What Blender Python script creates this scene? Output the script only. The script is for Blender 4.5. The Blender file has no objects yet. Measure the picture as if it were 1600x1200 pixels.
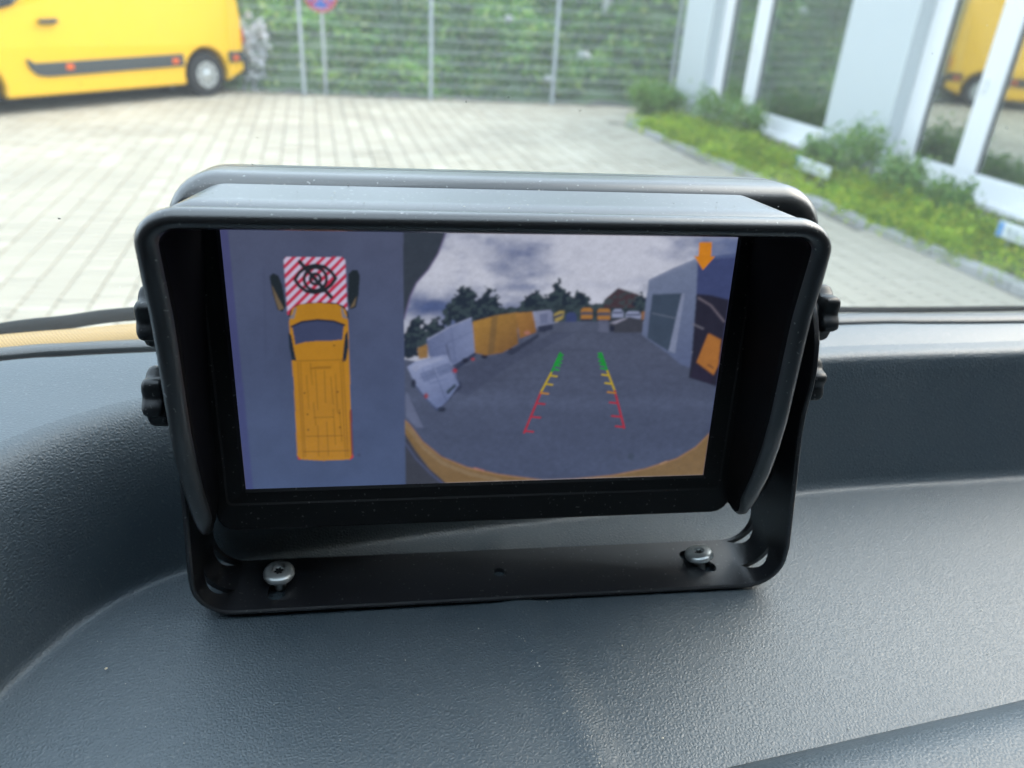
import bpy, bmesh, math, random
import numpy as np
from mathutils import Vector, Matrix
R = math.radians
random.seed(7); rng = np.random.default_rng(7)
scene = bpy.context.scene
COL = scene.collection

# ------------------------------------------------------------------ camera
CAMZ = 2.15
cam = bpy.data.cameras.new('camera'); camo = bpy.data.objects.new('camera', cam); COL.objects.link(camo)
cam.sensor_width = 36.0; cam.lens = 27.0; cam.clip_start = 0.01; cam.clip_end = 400
camo.matrix_world = Matrix(((0.99814, -0.06099, 0.0, 0.0), (0.02841, 0.46500, -0.88485, 0.0), (0.05396, 0.88321, 0.46587, CAMZ), (0, 0, 0, 1)))
cam.dof.use_dof = True; cam.dof.focus_distance = 0.235; cam.dof.aperture_fstop = 13.0
scene.camera = camo
# ------------------------------------------------------------------ sky, sun, exposure
SUN_EL, SUN_AZ = R(40), R(62)           # azimuth clockwise from +Y
w = bpy.data.worlds.new('World'); scene.world = w; w.use_nodes = True
nt = w.node_tree; bg = nt.nodes['Background']
sky = nt.nodes.new('ShaderNodeTexSky'); sky.sky_type = 'NISHITA'; sky.sun_disc = False
sky.sun_elevation = SUN_EL; sky.sun_rotation = SUN_AZ; sky.dust_density = 4.0; sky.air_density = 1.0; sky.ozone_density = 1.0
# broken cloud cover over the blue sky, the same all round
tcw = nt.nodes.new('ShaderNodeTexCoord'); cn = nt.nodes.new('ShaderNodeTexNoise'); cn.inputs['Scale'].default_value = 2.2; cn.inputs['Detail'].default_value = 3.0
nt.links.new(tcw.outputs['Generated'], cn.inputs['Vector'])
crp = nt.nodes.new('ShaderNodeMapRange'); crp.inputs[1].default_value = 0.32; crp.inputs[2].default_value = 0.58; nt.links.new(cn.outputs[0], crp.inputs[0])
cmx = nt.nodes.new('ShaderNodeMix'); cmx.data_type = 'RGBA'; nt.links.new(crp.outputs[0], cmx.inputs[0]); nt.links.new(sky.outputs[0], cmx.inputs[6]); cmx.inputs[7].default_value = (7.3, 8.7, 10.2, 1)
nt.links.new(cmx.outputs[2], bg.inputs[0]); bg.inputs[1].default_value = 0.15
sl = bpy.data.lights.new('sun', 'SUN'); sl.energy = 1.2; sl.angle = R(60); sl.color = (1.0, 0.94, 0.86)
so = bpy.data.objects.new('sun', sl); COL.objects.link(so)
sd = Vector((math.sin(SUN_AZ)*math.cos(SUN_EL), math.cos(SUN_AZ)*math.cos(SUN_EL), math.sin(SUN_EL)))
so.rotation_euler = sd.to_track_quat('Z', 'Y').to_euler(); so.location = sd*30
EXPO = 1.1
scene.view_settings.view_transform = 'Standard'; scene.view_settings.look = 'None'
scene.view_settings.gamma = 1.0; scene.view_settings.exposure = EXPO
scene.view_settings.use_curve_mapping = False
scene.render.resolution_x = 1024; scene.render.resolution_y = 768
scene.cycles.max_bounces = 4; scene.cycles.diffuse_bounces = 2; scene.cycles.glossy_bounces = 3; scene.cycles.transmission_bounces = 2; scene.cycles.transparent_max_bounces = 10
scene.cycles.caustics_reflective = False; scene.cycles.caustics_refractive = False
scene.cycles.use_denoising = True; scene.cycles.use_adaptive_sampling = True; scene.cycles.adaptive_threshold = 0.03

# ------------------------------------------------------------------ materials
def principled(name, col, rough=0.5, metal=0.0, spec=0.5, coat=0.0, coat_rough=0.1):
    m = bpy.data.materials.new(name); m.use_nodes = True
    b = m.node_tree.nodes['Principled BSDF']
    b.inputs['Base Color'].default_value = (*col, 1); b.inputs['Roughness'].default_value = rough
    b.inputs['Metallic'].default_value = metal; b.inputs['Specular IOR Level'].default_value = spec
    b.inputs['Coat Weight'].default_value = coat; b.inputs['Coat Roughness'].default_value = coat_rough
    return m, m.node_tree, b
def N(t, typ, **kw):
    n = t.nodes.new(typ)
    for k, v in kw.items():
        if k in n.inputs.keys(): n.inputs[k].default_value = v
        else: setattr(n, k, v)
    return n
def coords(t, scale=None):
    tc = N(t, 'ShaderNodeTexCoord'); return tc.outputs['Object']
def worldpos(t):
    return N(t, 'ShaderNodeNewGeometry').outputs['Position']
def ramp(t, fac, stops, interp='LINEAR'):
    r = N(t, 'ShaderNodeValToRGB'); e = r.color_ramp.elements; r.color_ramp.interpolation = interp
    while len(e) < len(stops): e.new(0.5)
    for el, (p, c) in zip(e, stops): el.position = p; el.color = (*c, 1)
    t.links.new(fac, r.inputs[0]); return r.outputs[0]
def mixc(t, fac, a, b):
    m = N(t, 'ShaderNodeMix', data_type='RGBA')
    if isinstance(fac, float): m.inputs[0].default_value = fac
    else: t.links.new(fac, m.inputs[0])
    for s, v in ((6, a), (7, b)):
        if isinstance(v, tuple): m.inputs[s].default_value = (*v, 1)
        else: t.links.new(v, m.inputs[s])
    return m.outputs[2]
def bump(t, b, h, strength=0.3, dist=0.001, normal=None):
    bp = N(t, 'ShaderNodeBump'); bp.inputs['Strength'].default_value = strength; bp.inputs['Distance'].default_value = dist
    t.links.new(h, bp.inputs['Height'])
    if normal: t.links.new(normal, bp.inputs['Normal'])
    t.links.new(bp.outputs[0], b.inputs['Normal']); return bp.outputs[0]

def grained(name, col, rough, cell, strength, spec=0.5, dust=0.25):
    """leather-grained soft plastic with a little dust in the grain"""
    m, t, b = principled(name, col, rough, spec=spec, coat=0.42, coat_rough=0.46)
    p = worldpos(t)
    n0 = N(t, 'ShaderNodeTexNoise', Scale=320.0, Detail=2.0); t.links.new(p, n0.inputs['Vector'])
    ad = N(t, 'ShaderNodeVectorMath', operation='MULTIPLY_ADD'); t.links.new(n0.outputs['Color'], ad.inputs[0])
    ad.inputs[1].default_value = (0.0005,)*3; t.links.new(p, ad.inputs[2])
    v = N(t, 'ShaderNodeTexVoronoi', feature='DISTANCE_TO_EDGE', Scale=1.0/cell); t.links.new(ad.outputs[0], v.inputs['Vector'])
    mr = N(t, 'ShaderNodeMapRange'); mr.inputs[1].default_value = 0.0; mr.inputs[2].default_value = 0.42
    mr.interpolation_type = 'SMOOTHSTEP'; t.links.new(v.outputs['Distance'], mr.inputs[0])
    fine = N(t, 'ShaderNodeTexNoise', Scale=2600.0, Detail=2.0); t.links.new(p, fine.inputs['Vector'])
    mm = N(t, 'ShaderNodeMath', operation='MULTIPLY_ADD'); t.links.new(fine.outputs[0], mm.inputs[0]); mm.inputs[1].default_value = 0.25; t.links.new(mr.outputs[0], mm.inputs[2])
    bump(t, b, mm.outputs[0], strength, cell*0.35)
    big = N(t, 'ShaderNodeTexNoise', Scale=22.0, Detail=5.0, Roughness=0.65); t.links.new(p, big.inputs['Vector'])
    r = N(t, 'ShaderNodeMapRange'); r.inputs[1].default_value = 0.35; r.inputs[2].default_value = 0.75; t.links.new(big.outputs[0], r.inputs[0])
    sp = N(t, 'ShaderNodeTexNoise', Scale=900.0, Detail=1.0); t.links.new(p, sp.inputs['Vector'])
    s2 = N(t, 'ShaderNodeMapRange'); s2.inputs[1].default_value = 0.62; s2.inputs[2].default_value = 0.80; t.links.new(sp.outputs[0], s2.inputs[0])
    df = N(t, 'ShaderNodeMath', operation='MULTIPLY_ADD'); t.links.new(r.outputs[0], df.inputs[0]); df.inputs[1].default_value = 0.35; t.links.new(s2.outputs[0], df.inputs[2])
    dm = N(t, 'ShaderNodeMath', operation='MULTIPLY'); t.links.new(df.outputs[0], dm.inputs[0]); dm.inputs[1].default_value = dust
    c = mixc(t, dm.outputs[0], col, (0.24, 0.26, 0.27)); t.links.new(c, b.inputs['Base Color'])
    rr = N(t, 'ShaderNodeMapRange'); rr.inputs[3].default_value = rough-0.05; rr.inputs[4].default_value = rough+0.12
    t.links.new(big.outputs[0], rr.inputs[0]); t.links.new(rr.outputs[0], b.inputs['Roughness'])
    return m
def plastic(name, col, rough, spec=0.5, specks=0.5, fine=0.12, coat=0.0):
    m, t, b = principled(name, col, rough, spec=spec, coat=coat, coat_rough=0.34)
    p = worldpos(t)
    f = N(t, 'ShaderNodeTexNoise', Scale=2400.0, Detail=2.0); t.links.new(p, f.inputs['Vector'])
    bump(t, b, f.outputs[0], fine, 0.0004)
    s = N(t, 'ShaderNodeTexNoise', Scale=950.0, Detail=0.0); t.links.new(p, s.inputs['Vector'])
    mr = N(t, 'ShaderNodeMapRange'); mr.inputs[1].default_value = 0.76; mr.inputs[2].default_value = 0.84; t.links.new(s.outputs[0], mr.inputs[0])
    ml = N(t, 'ShaderNodeMath', operation='MULTIPLY'); ml.inputs[1].default_value = specks; t.links.new(mr.outputs[0], ml.inputs[0])
    g = N(t, 'ShaderNodeTexNoise', Scale=35.0, Detail=4.0); t.links.new(p, g.inputs['Vector'])
    a = mixc(t, g.outputs[0], tuple(c*0.75 for c in col), tuple(min(1, c*1.3) for c in col))
    t.links.new(mixc(t, ml.outputs[0], a, (0.35, 0.36, 0.36)), b.inputs['Base Color'])
    return m
def island_mat(name, stops, rough=0.7, trans=0.0, spec=0.3, noise=None):
    m, t, b = principled(name, stops[0][1], rough, spec=spec)
    g = N(t, 'ShaderNodeNewGeometry')
    fac = g.outputs['Random Per Island']
    c = ramp(t, fac, stops)
    if noise:
        n = N(t, 'ShaderNodeTexNoise', Scale=noise[0], Detail=4.0); t.links.new(g.outputs['Position'], n.inputs['Vector'])
        mr = N(t, 'ShaderNodeMapRange'); mr.inputs[1].default_value = 0.3; mr.inputs[2].default_value = 0.7; mr.inputs[3].default_value = 1-noise[1]; mr.inputs[4].default_value = 1+noise[1]
        t.links.new(n.outputs[0], mr.inputs[0])
        vm = N(t, 'ShaderNodeVectorMath', operation='SCALE'); t.links.new(c, vm.inputs[0]); t.links.new(mr.outputs[0], vm.inputs['Scale']); c = vm.outputs[0]
    t.links.new(c, b.inputs['Base Color'])
    if trans:
        tr = N(t, 'ShaderNodeBsdfTranslucent'); t.links.new(c, tr.inputs[0])
        mx = N(t, 'ShaderNodeMixShader'); mx.inputs[0].default_value = trans
        t.links.new(b.outputs[0], mx.inputs[1]); t.links.new(tr.outputs[0], mx.inputs[2])
        t.links.new(mx.outputs[0], t.nodes['Material Output'].inputs[0])
    return m
def noisy(name, col, rough, scale, amt, spec=0.4, metal=0.0, bs=0.0, bd=0.01, coat=0.0):
    m, t, b = principled(name, col, rough, metal=metal, spec=spec, coat=coat)
    n = N(t, 'ShaderNodeTexNoise', Scale=scale, Detail=6.0, Roughness=0.6); t.links.new(worldpos(t), n.inputs['Vector'])
    t.links.new(mixc(t, n.outputs[0], tuple(c*(1-amt) for c in col), tuple(min(1, c*(1+amt)) for c in col)), b.inputs['Base Color'])
    if bs: bump(t, b, n.outputs[0], bs, bd)
    return m

M = {}
DC = (0.030, 0.053, 0.070)
M['tray'] = grained('dashboard_grain', DC, 0.50, 0.00125, 0.36, spec=1.0)
M['shelf'] = grained('dashboard_top_grain', DC, 0.44, 0.0013, 0.22, spec=1.0)
M['trim'] = plastic('scuttle_trim', (0.05, 0.058, 0.062), 0.46, spec=0.8, specks=0.3, coat=0.15)
M['rubber'] = noisy('seal_rubber', (0.010, 0.012, 0.012), 0.7, 60, 0.3, spec=0.2)
M['housing'] = plastic('housing_plastic', (0.016, 0.018, 0.019), 0.32, spec=1.0, specks=0.45, coat=0.5)
M['hood'] = plastic('hood_plastic', (0.018, 0.020, 0.022), 0.30, spec=1.0, specks=0.6, coat=0.6)
M['bezel'] = plastic('bezel_plastic', (0.010, 0.0105, 0.011), 0.55, spec=0.25, specks=0.2)
M['bracket'] = plastic('bracket_powder_coat', (0.012, 0.013, 0.016), 0.30, spec=0.8, specks=0.35, fine=0.15, coat=0.4)
M['knob'] = plastic('knob_plastic', (0.014, 0.016, 0.018), 0.38, specks=0.3)
M['zinc'] = noisy('zinc_screw', (0.70, 0.73, 0.72), 0.36, 900, 0.2, metal=0.85)
M['matt'] = noisy('hood_matt_inside', (0.007, 0.0075, 0.008), 0.75, 120, 0.3, spec=0.12)
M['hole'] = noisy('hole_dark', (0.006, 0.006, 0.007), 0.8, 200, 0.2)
M['lining'] = noisy('cab_lining', (0.035, 0.035, 0.038), 0.9, 30, 0.15)
M['yellow'] = noisy('yellow_paint', (0.85, 0.485, 0.018), 0.32, 3, 0.05, coat=0.6)
M['darkplastic'] = noisy('rub_strip_grey', (0.055, 0.062, 0.065), 0.6, 20, 0.2)
M['tyre'] = noisy('tyre_rubber', (0.022, 0.023, 0.025), 0.85, 30, 0.25)
M['hubcap'] = noisy('hubcap_silver', (0.55, 0.57, 0.58), 0.35, 25, 0.15, metal=0.6)
M['orange'] = principled('marker_orange', (0.75, 0.12, 0.02), 0.3)[0]
M['red'] = principled('lamp_red', (0.55, 0.02, 0.02), 0.25)[0]
M['carglass'] = principled('van_glass', (0.015, 0.018, 0.02), 0.06, spec=0.8)[0]
M['galv'] = noisy('galvanised_steel', (0.50, 0.53, 0.55), 0.45, 25, 0.12, metal=0.35)
M['wire'] = noisy('galvanised_wire', (0.58, 0.62, 0.62), 0.5, 25, 0.12, metal=0.2)
M['signred'] = principled('sign_red', (0.62, 0.03, 0.05), 0.4)[0]
M['signblue'] = principled('sign_blue', (0.03, 0.10, 0.50), 0.4)[0]
M['white'] = noisy('white_upvc', (0.82, 0.82, 0.82), 0.35, 12, 0.03)
M['wall'] = noisy('grey_render', (0.56, 0.60, 0.61), 0.9, 90, 0.07, bs=0.25, bd=0.004)
M['plinth'] = noisy('plinth_render', (0.34, 0.34, 0.34), 0.9, 30, 0.12)
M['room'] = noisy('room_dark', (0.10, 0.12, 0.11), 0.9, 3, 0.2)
M['soil'] = noisy('bed_soil', (0.085, 0.065, 0.045), 0.95, 14, 0.4, bs=0.5, bd=0.02)
M['joint'] = noisy('paving_joint', (0.19, 0.175, 0.145), 0.95, 9, 0.25)
M['bank'] = noisy('bank_earth', (0.06, 0.11, 0.04), 0.95, 3, 0.4)
M['kerb'] = noisy('kerb_concrete', (0.36, 0.36, 0.345), 0.9, 18, 0.15, bs=0.2, bd=0.003)
M['stone'] = noisy('pale_stone', (0.36, 0.38, 0.37), 0.85, 12, 0.2)
M['paver'] = island_mat('paver_concrete', [(0.0, (0.37, 0.335, 0.265)), (0.5, (0.42, 0.385, 0.31)), (1.0, (0.47, 0.435, 0.36))], 0.9, noise=(0.7, 0.11))
M['leafbank'] = island_mat('bank_leaves', [(0.0, (0.05, 0.14, 0.04)), (0.5, (0.12, 0.28, 0.055)), (0.85, (0.26, 0.42, 0.08)), (1.0, (0.42, 0.48, 0.17))], 0.6, 0.3, noise=(1.1, 0.5))
M['leafcover'] = island_mat('cover_leaves', [(0.0, (0.12, 0.25, 0.03)), (0.45, (0.29, 0.46, 0.035)), (0.85, (0.50, 0.60, 0.04)), (1.0, (0.60, 0.54, 0.06))], 0.6, 0.4, noise=(2.2, 0.35))
M['leafshrub'] = island_mat('shrub_leaves', [(0.0, (0.09, 0.20, 0.05)), (0.6, (0.19, 0.36, 0.08)), (1.0, (0.34, 0.45, 0.13))], 0.6, 0.35)
M['blossom'] = island_mat('white_blossom', [(0.0, (0.62, 0.64, 0.70)), (1.0, (0.80, 0.80, 0.84))], 0.7, 0.2)
M['stem'] = noisy('bark', (0.13, 0.10, 0.07), 0.9, 20, 0.3)
M['palebark'] = noisy('pale_bark', (0.42, 0.42, 0.40), 0.9, 8, 0.3)
M['platewhite'] = principled('plate_white', (0.80, 0.82, 0.84), 0.35)[0]
M['plateblue'] = principled('plate_blue', (0.16, 0.36, 0.70), 0.35)[0]
M['plategrey'] = principled('plate_marks', (0.52, 0.56, 0.60), 0.5)[0]
M['crumb'] = island_mat('crumb', [(0.0, (0.55, 0.42, 0.28)), (1.0, (0.75, 0.66, 0.5))], 0.8)
M['dust'] = island_mat('dust_flecks', [(0.0, (0.25, 0.26, 0.25)), (0.7, (0.48, 0.48, 0.45)), (1.0, (0.68, 0.62, 0.5))], 0.9)
M['dirt'] = island_mat('windscreen_dirt', [(0.0, (0.16, 0.14, 0.11)), (0.25, (0.5, 0.48, 0.42)), (1.0, (0.9, 0.89, 0.86))], 0.8)
# bonnet seen through the dotted edge print: paint with fine diagonal ribs
m, t, b = principled('bonnet_paint', (0.52, 0.34, 0.12), 0.5)
wv = N(t, 'ShaderNodeTexWave', Scale=330.0, Distortion=1.0); wv.bands_direction = 'DIAGONAL'
t.links.new(worldpos(t), wv.inputs['Vector']); t.links.new(mixc(t, wv.outputs[0], (0.34, 0.22, 0.08), (0.52, 0.35, 0.13)), b.inputs['Base Color'])
bump(t, b, wv.outputs[0], 0.25, 0.0006); M['bonnet'] = m
# window glass of the office: coated pane, half mirror, half see-through
m = bpy.data.materials.new('office_glass'); m.use_nodes = True; t = m.node_tree; t.nodes.remove(t.nodes['Principled BSDF'])
gl = N(t, 'ShaderNodeBsdfGlossy'); gl.inputs['Color'].default_value = (0.86, 0.92, 0.90, 1); gl.inputs['Roughness'].default_value = 0.035
tr = N(t, 'ShaderNodeBsdfTransparent'); tr.inputs[0].default_value = (0.70, 0.76, 0.74, 1)
mx = N(t, 'ShaderNodeMixShader'); mx.inputs[0].default_value = 0.52
t.links.new(tr.outputs[0], mx.inputs[1]); t.links.new(gl.outputs[0], mx.inputs[2]); t.links.new(mx.outputs[0], t.nodes['Material Output'].inputs[0]); M['officeglass'] = m
# windscreen: thin clear laminated pane with a translucent film added as reflection haze over the view
m = bpy.data.materials.new('windscreen_glass'); m.use_nodes = True; t = m.node_tree; t.nodes.remove(t.nodes['Principled BSDF'])
tr = N(t, 'ShaderNodeBsdfTransparent'); tr.inputs[0].default_value = (0.93, 0.97, 0.96, 1)
gl = N(t, 'ShaderNodeBsdfGlossy'); gl.inputs['Roughness'].default_value = 0.02
fr = N(t, 'ShaderNodeFresnel'); fr.inputs[0].default_value = 1.25
mx = N(t, 'ShaderNodeMixShader'); t.links.new(fr.outputs[0], mx.inputs[0]); t.links.new(tr.outputs[0], mx.inputs[1]); t.links.new(gl.outputs[0], mx.inputs[2])
tl = N(t, 'ShaderNodeBsdfTranslucent'); tl.inputs[0].default_value = (0.8, 0.85, 0.85, 1)
m2 = N(t, 'ShaderNodeMixShader'); m2.inputs[0].default_value = 0.033
t.links.new(mx.outputs[0], m2.inputs[1]); t.links.new(tl.outputs[0], m2.inputs[2]); t.links.new(m2.outputs[0], t.nodes['Material Output'].inputs[0]); M['windscreen'] = m

# ------------------------------------------------------------------ mesh helpers
class Geo:
    def __init__(s): s.v = []; s.f = []
    def add(s, v, f):
        o = len(s.v); s.v += [tuple(map(float, p)) for p in v]; s.f += [tuple(i+o for i in q) for q in f]; return s
    def box(s, c, d, mat=None):
        c = Vector(c); hx, hy, hz = d[0]/2, d[1]/2, d[2]/2
        P = [Vector((x, y, z)) for x in (-hx, hx) for y in (-hy, hy) for z in (-hz, hz)]
        if mat is not None: P = [mat @ p for p in P]
        return s.add([p+c for p in P], [(0, 1, 3, 2), (4, 6, 7, 5), (0, 4, 5, 1), (2, 3, 7, 6), (0, 2, 6, 4), (1, 5, 7, 3)])
    def loft(s, rings, closed=True, cap0=False, cap1=False):
        n = len(rings[0]); o = len(s.v); F = []
        for r in range(len(rings)-1):
            for i in range(n if closed else n-1):
                j = (i+1) % n
                F.append((r*n+i, r*n+j, (r+1)*n+j, (r+1)*n+i))
        if cap0: F.append(tuple(range(n-1, -1, -1)))
        if cap1: F.append(tuple((len(rings)-1)*n+i for i in range(n)))
        return s.add([p for r in rings for p in r], F)
    def tube(s, path, r, n=8, cap=True):
        path = [Vector(p) for p in path]; rings = []
        rad = r if isinstance(r, (list, tuple)) else [r]*len(path)
        for i, p in enumerate(path):
            d = (path[min(i+1, len(path)-1)]-path[max(i-1, 0)]).normalized()
            a = d.cross(Vector((0, 0, 1)) if abs(d.z) < 0.9 else Vector((1, 0, 0))).normalized(); bb = d.cross(a)
            rings.append([p+(a*math.cos(2*math.pi*k/n)+bb*math.sin(2*math.pi*k/n))*rad[i] for k in range(n)])
        return s.loft(rings, True, cap, cap)
    def lathe(s, prof, n=24, mat=None):
        """profile of (radius, height) about local z, then mat"""
        rings = [[Vector((r*math.cos(2*math.pi*k/n), r*math.sin(2*math.pi*k/n), h)) for k in range(n)] for r, h in prof]
        if mat is not None: rings = [[mat @ p for p in q] for q in rings]
        return s.loft(rings, True, True, True)
    def xform(s, fn): s.v = [tuple(fn(*p)) for p in s.v]; return s

def obj(name, g, mat, parent=None, smooth=0, bevel=0, seg=2, recalc=True):
    me = bpy.data.meshes.new(name); me.from_pydata(g.v, [], g.f); me.update()
    if recalc:
        bm = bmesh.new(); bm.from_mesh(me); bmesh.ops.recalc_face_normals(bm, faces=bm.faces); bm.to_mesh(me); bm.free()
    me.materials.append(mat)
    o = bpy.data.objects.new(name, me); COL.objects.link(o)
    if parent: o.parent = parent
    if smooth:
        me.polygons.foreach_set('use_smooth', [True]*len(me.polygons))
        if smooth < 180: me.set_sharp_from_angle(angle=R(smooth))
    if bevel:
        bv = o.modifiers.new('bevel', 'BEVEL'); bv.width = bevel; bv.segments = seg; bv.limit_method = 'ANGLE'; bv.angle_limit = R(35)
    return o
def thing(name, label, cat, loc=(0, 0, 0), rz=0, group=None):
    o = bpy.data.objects.new(name, None); COL.objects.link(o); o.empty_display_size = 0.05
    o.location = loc; o.rotation_euler = (0, 0, rz); o['label'] = label; o['category'] = cat
    if group: o['group'] = group
    return o
def tag(o, label, cat, group=None, kind=None):
    o['label'] = label; o['category'] = cat
    if group: o['group'] = group
    if kind: o['kind'] = kind
    return o
def struct(o, kind='structure'): o['kind'] = kind; return o
def catmull(pts, n):
    P = [np.array(p, float) for p in pts]; P = [2*P[0]-P[1]]+P+[2*P[-1]-P[-2]]; out = []
    seg = len(P)-3
    for i in range(n):
        u = i/(n-1)*seg; k = min(int(u), seg-1); t = u-k
        a, b_, c, d = P[k:k+4]
        out.append(0.5*((2*b_)+(c-a)*t+(2*a-5*b_+4*c-d)*t*t+(3*b_-a-3*c+d)*t**3))
    return np.array(out)
def resample(poly, n):
    poly = np.array(poly, float); L = np.r_[0, np.cumsum(np.linalg.norm(np.diff(poly, axis=0), axis=1))]
    s = np.linspace(0, L[-1], n); return np.stack([np.interp(s, L, poly[:, i]) for i in range(poly.shape[1])], 1)
def leaves(centres, size, mat, name, parent=None, flat=0.0, aspect=0.55, normals=None):
    """one mesh of kite-shaped leaves, each folded along its midrib"""
    c = np.asarray(centres); n = len(c)
    d = rng.normal(size=(n, 3)); d[:, 2] *= (1-flat); d /= np.linalg.norm(d, axis=1)[:, None]
    e = rng.normal(size=(n, 3)); e -= d*(e*d).sum(1)[:, None]; e /= np.linalg.norm(e, axis=1)[:, None]
    s = (size*rng.uniform(0.6, 1.35, n))[:, None]
    nn = np.cross(d, e)
    P = np.stack([c-d*s*0.5, c+e*s*aspect*0.5+nn*s*0.08, c+d*s*0.55, c-e*s*aspect*0.5+nn*s*0.08], 1).reshape(-1, 3)
    me = bpy.data.meshes.new(name)
    i = np.arange(n)*4
    F = np.stack([i, i+1, i+2, i, i+2, i+3], 1).reshape(-1, 3)
    me.vertices.add(len(P)); me.vertices.foreach_set('co', P.ravel())
    me.loops.add(F.size); me.loops.foreach_set('vertex_index', F.ravel().astype(np.int32))
    me.polygons.add(len(F)); me.polygons.foreach_set('loop_start', (np.arange(len(F))*3).astype(np.int32))
    me.update(calc_edges=True); me.validate(); me.materials.append(mat)
    o = bpy.data.objects.new(name, me); COL.objects.link(o)
    if parent: o.parent = parent
    return o

# ================================================================== THE YARD OUTSIDE
g = Geo().box((0, 20, -0.05), (160, 160, 0.1))
ground = struct(obj('ground', g, M['joint']))
# concrete block paving, rows running away from the van at 14.9 degrees
PA = R(14.9); pu = np.array([-math.sin(PA), math.cos(PA)]); pv = np.array([math.cos(PA), math.sin(PA)])
PL, PW = 0.226, 0.115
KA, KB = np.array([1.757, 13.76]), np.array([4.32, 6.30])           # kerb line of the planting bed
kd = (KB-KA)/np.linalg.norm(KB-KA); kn = np.array([-kd[1], kd[0]])
if kn[0] < 0: kn = -kn
FA, FB = np.array([-9.0, 14.55]), np.array([5.2, 16.75])              # fence line
fd = (FB-FA)/np.linalg.norm(FB-FA); fnn = np.array([-fd[1], fd[0]])
cells = []
for i in range(-60, 60):
    for j in range(0, 190):
        c = pv*((i+0.5)*PL)+pu*((j+0.5+(0.5 if i % 2 else 0.0))*PW)
        if c[1] < 3.6 or c[1] > 17 or c[0] < -11.5 or c[0] > 6.5: continue
        if (c-FA)@fnn > -0.12: continue
        if (c-KA)@kn > -0.13 and c[1] < 14.2: continue
        if abs(c[0])/c[1] > 0.95: continue
        cells.append(c)
cells = np.array(cells)
CM = np.array([[0.99814, -0.06099, 0.0], [0.02841, 0.46500, -0.88485], [0.05396, 0.88321, 0.46587]])
def pix(P):
    d = (np.c_[P, np.zeros(len(P))]-np.array([0, 0, CAMZ])) @ CM
    return np.stack([800-1200*d[:, 0]/d[:, 2], 600+1200*d[:, 1]/d[:, 2]], 1)
px = pix(cells)
vis = (px[:, 0] > 5) & (px[:, 0] < 1595) & (px[:, 1] < 480) & (px[:, 1] > 140) & ~((px[:, 0] > 225) & (px[:, 0] < 1285) & (px[:, 1] > 262))
order = np.argsort(np.where(vis, cells[:, 1], 99))[:300]
single = set(order.tolist())
def paver_mesh(h=0.006):
    a, b_ = PL/2-0.004, PW/2-0.004; e = 0.005
    return [(-a, -b_, -0.02), (a, -b_, -0.02), (a, b_, -0.02), (-a, b_, -0.02), (-a+e, -b_+e, h), (a-e, -b_+e, h), (a-e, b_-e, h), (-a+e, b_-e, h)], \
           [(4, 5, 6, 7), (0, 1, 5, 4), (1, 2, 6, 5), (2, 3, 7, 6), (3, 0, 4, 7)]
pvv, pff = paver_mesh()
yard = struct(bpy.data.objects.new('paved_yard', None)); COL.objects.link(yard)
one = Geo().add(pvv, pff); base = None
for k in order:
    c = cells[k]
    if base is None: base = o = obj('paver', one, M['paver'], yard, recalc=False)
    else: o = base.copy(); COL.objects.link(o); o.parent = yard
    o.location = (c[0], c[1], random.uniform(0.004, 0.010)); o.rotation_euler = (random.uniform(-.006, .006), random.uniform(-.006, .006), PA+random.uniform(-.006, .006))
rest = Geo(); ca, sa = math.cos(PA), math.sin(PA)
for k, c in enumerate(cells):
    if k in single: continue
    dz = random.uniform(0.004, 0.010)
    rest.add([(c[0]+x*ca-y*sa, c[1]+x*sa+y*ca, z+dz) for x, y, z in pvv], pff)
struct(obj('distant_pavers', rest, M['paver'], yard, recalc=False), 'stuff')

# ---- wire mesh fence
FH = 2.4
fence = thing('wire_mesh_fence', 'galvanised double rod mesh fence along the far edge of the yard', 'fence', (FA[0], FA[1], 0), math.atan2(fd[1], fd[0]))
P0 = np.array([-4.25, 15.31]); off0 = float((P0-FA)@fd); SP = 2.372
posts = [off0+SP*i for i in range(-2, 5)]
for x in posts:
    g = Geo().box((x, 0, FH/2), (0.06, 0.06, FH)); g.box((x, 0, FH+0.004), (0.066, 0.066, 0.012))
    p = obj('post', g, M['galv'], fence, bevel=0.006)
    for z in (0.3, 1.2, 2.1): obj('clamp', Geo().box((x, -0.036, z), (0.05, 0.012, 0.04)), M['galv'], p)
for a, c in zip(posts[:-1], posts[1:]):
    g = Geo(); n = int((c-a-0.06)/0.05)
    for i in range(n+1):
        x = a+0.03+(c-a-0.06)*i/n; g.box((x, -0.045, 1.2), (0.005, 0.005, 2.34))
    for i in range(12):
        z = 0.07+0.2*i
        for yy in (-0.052, -0.038): g.box(((a+c)/2, yy, z), (c-a-0.02, 0.008, 0.008))
    obj('mesh_panel', g, M['wire'], fence, recalc=False)
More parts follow.
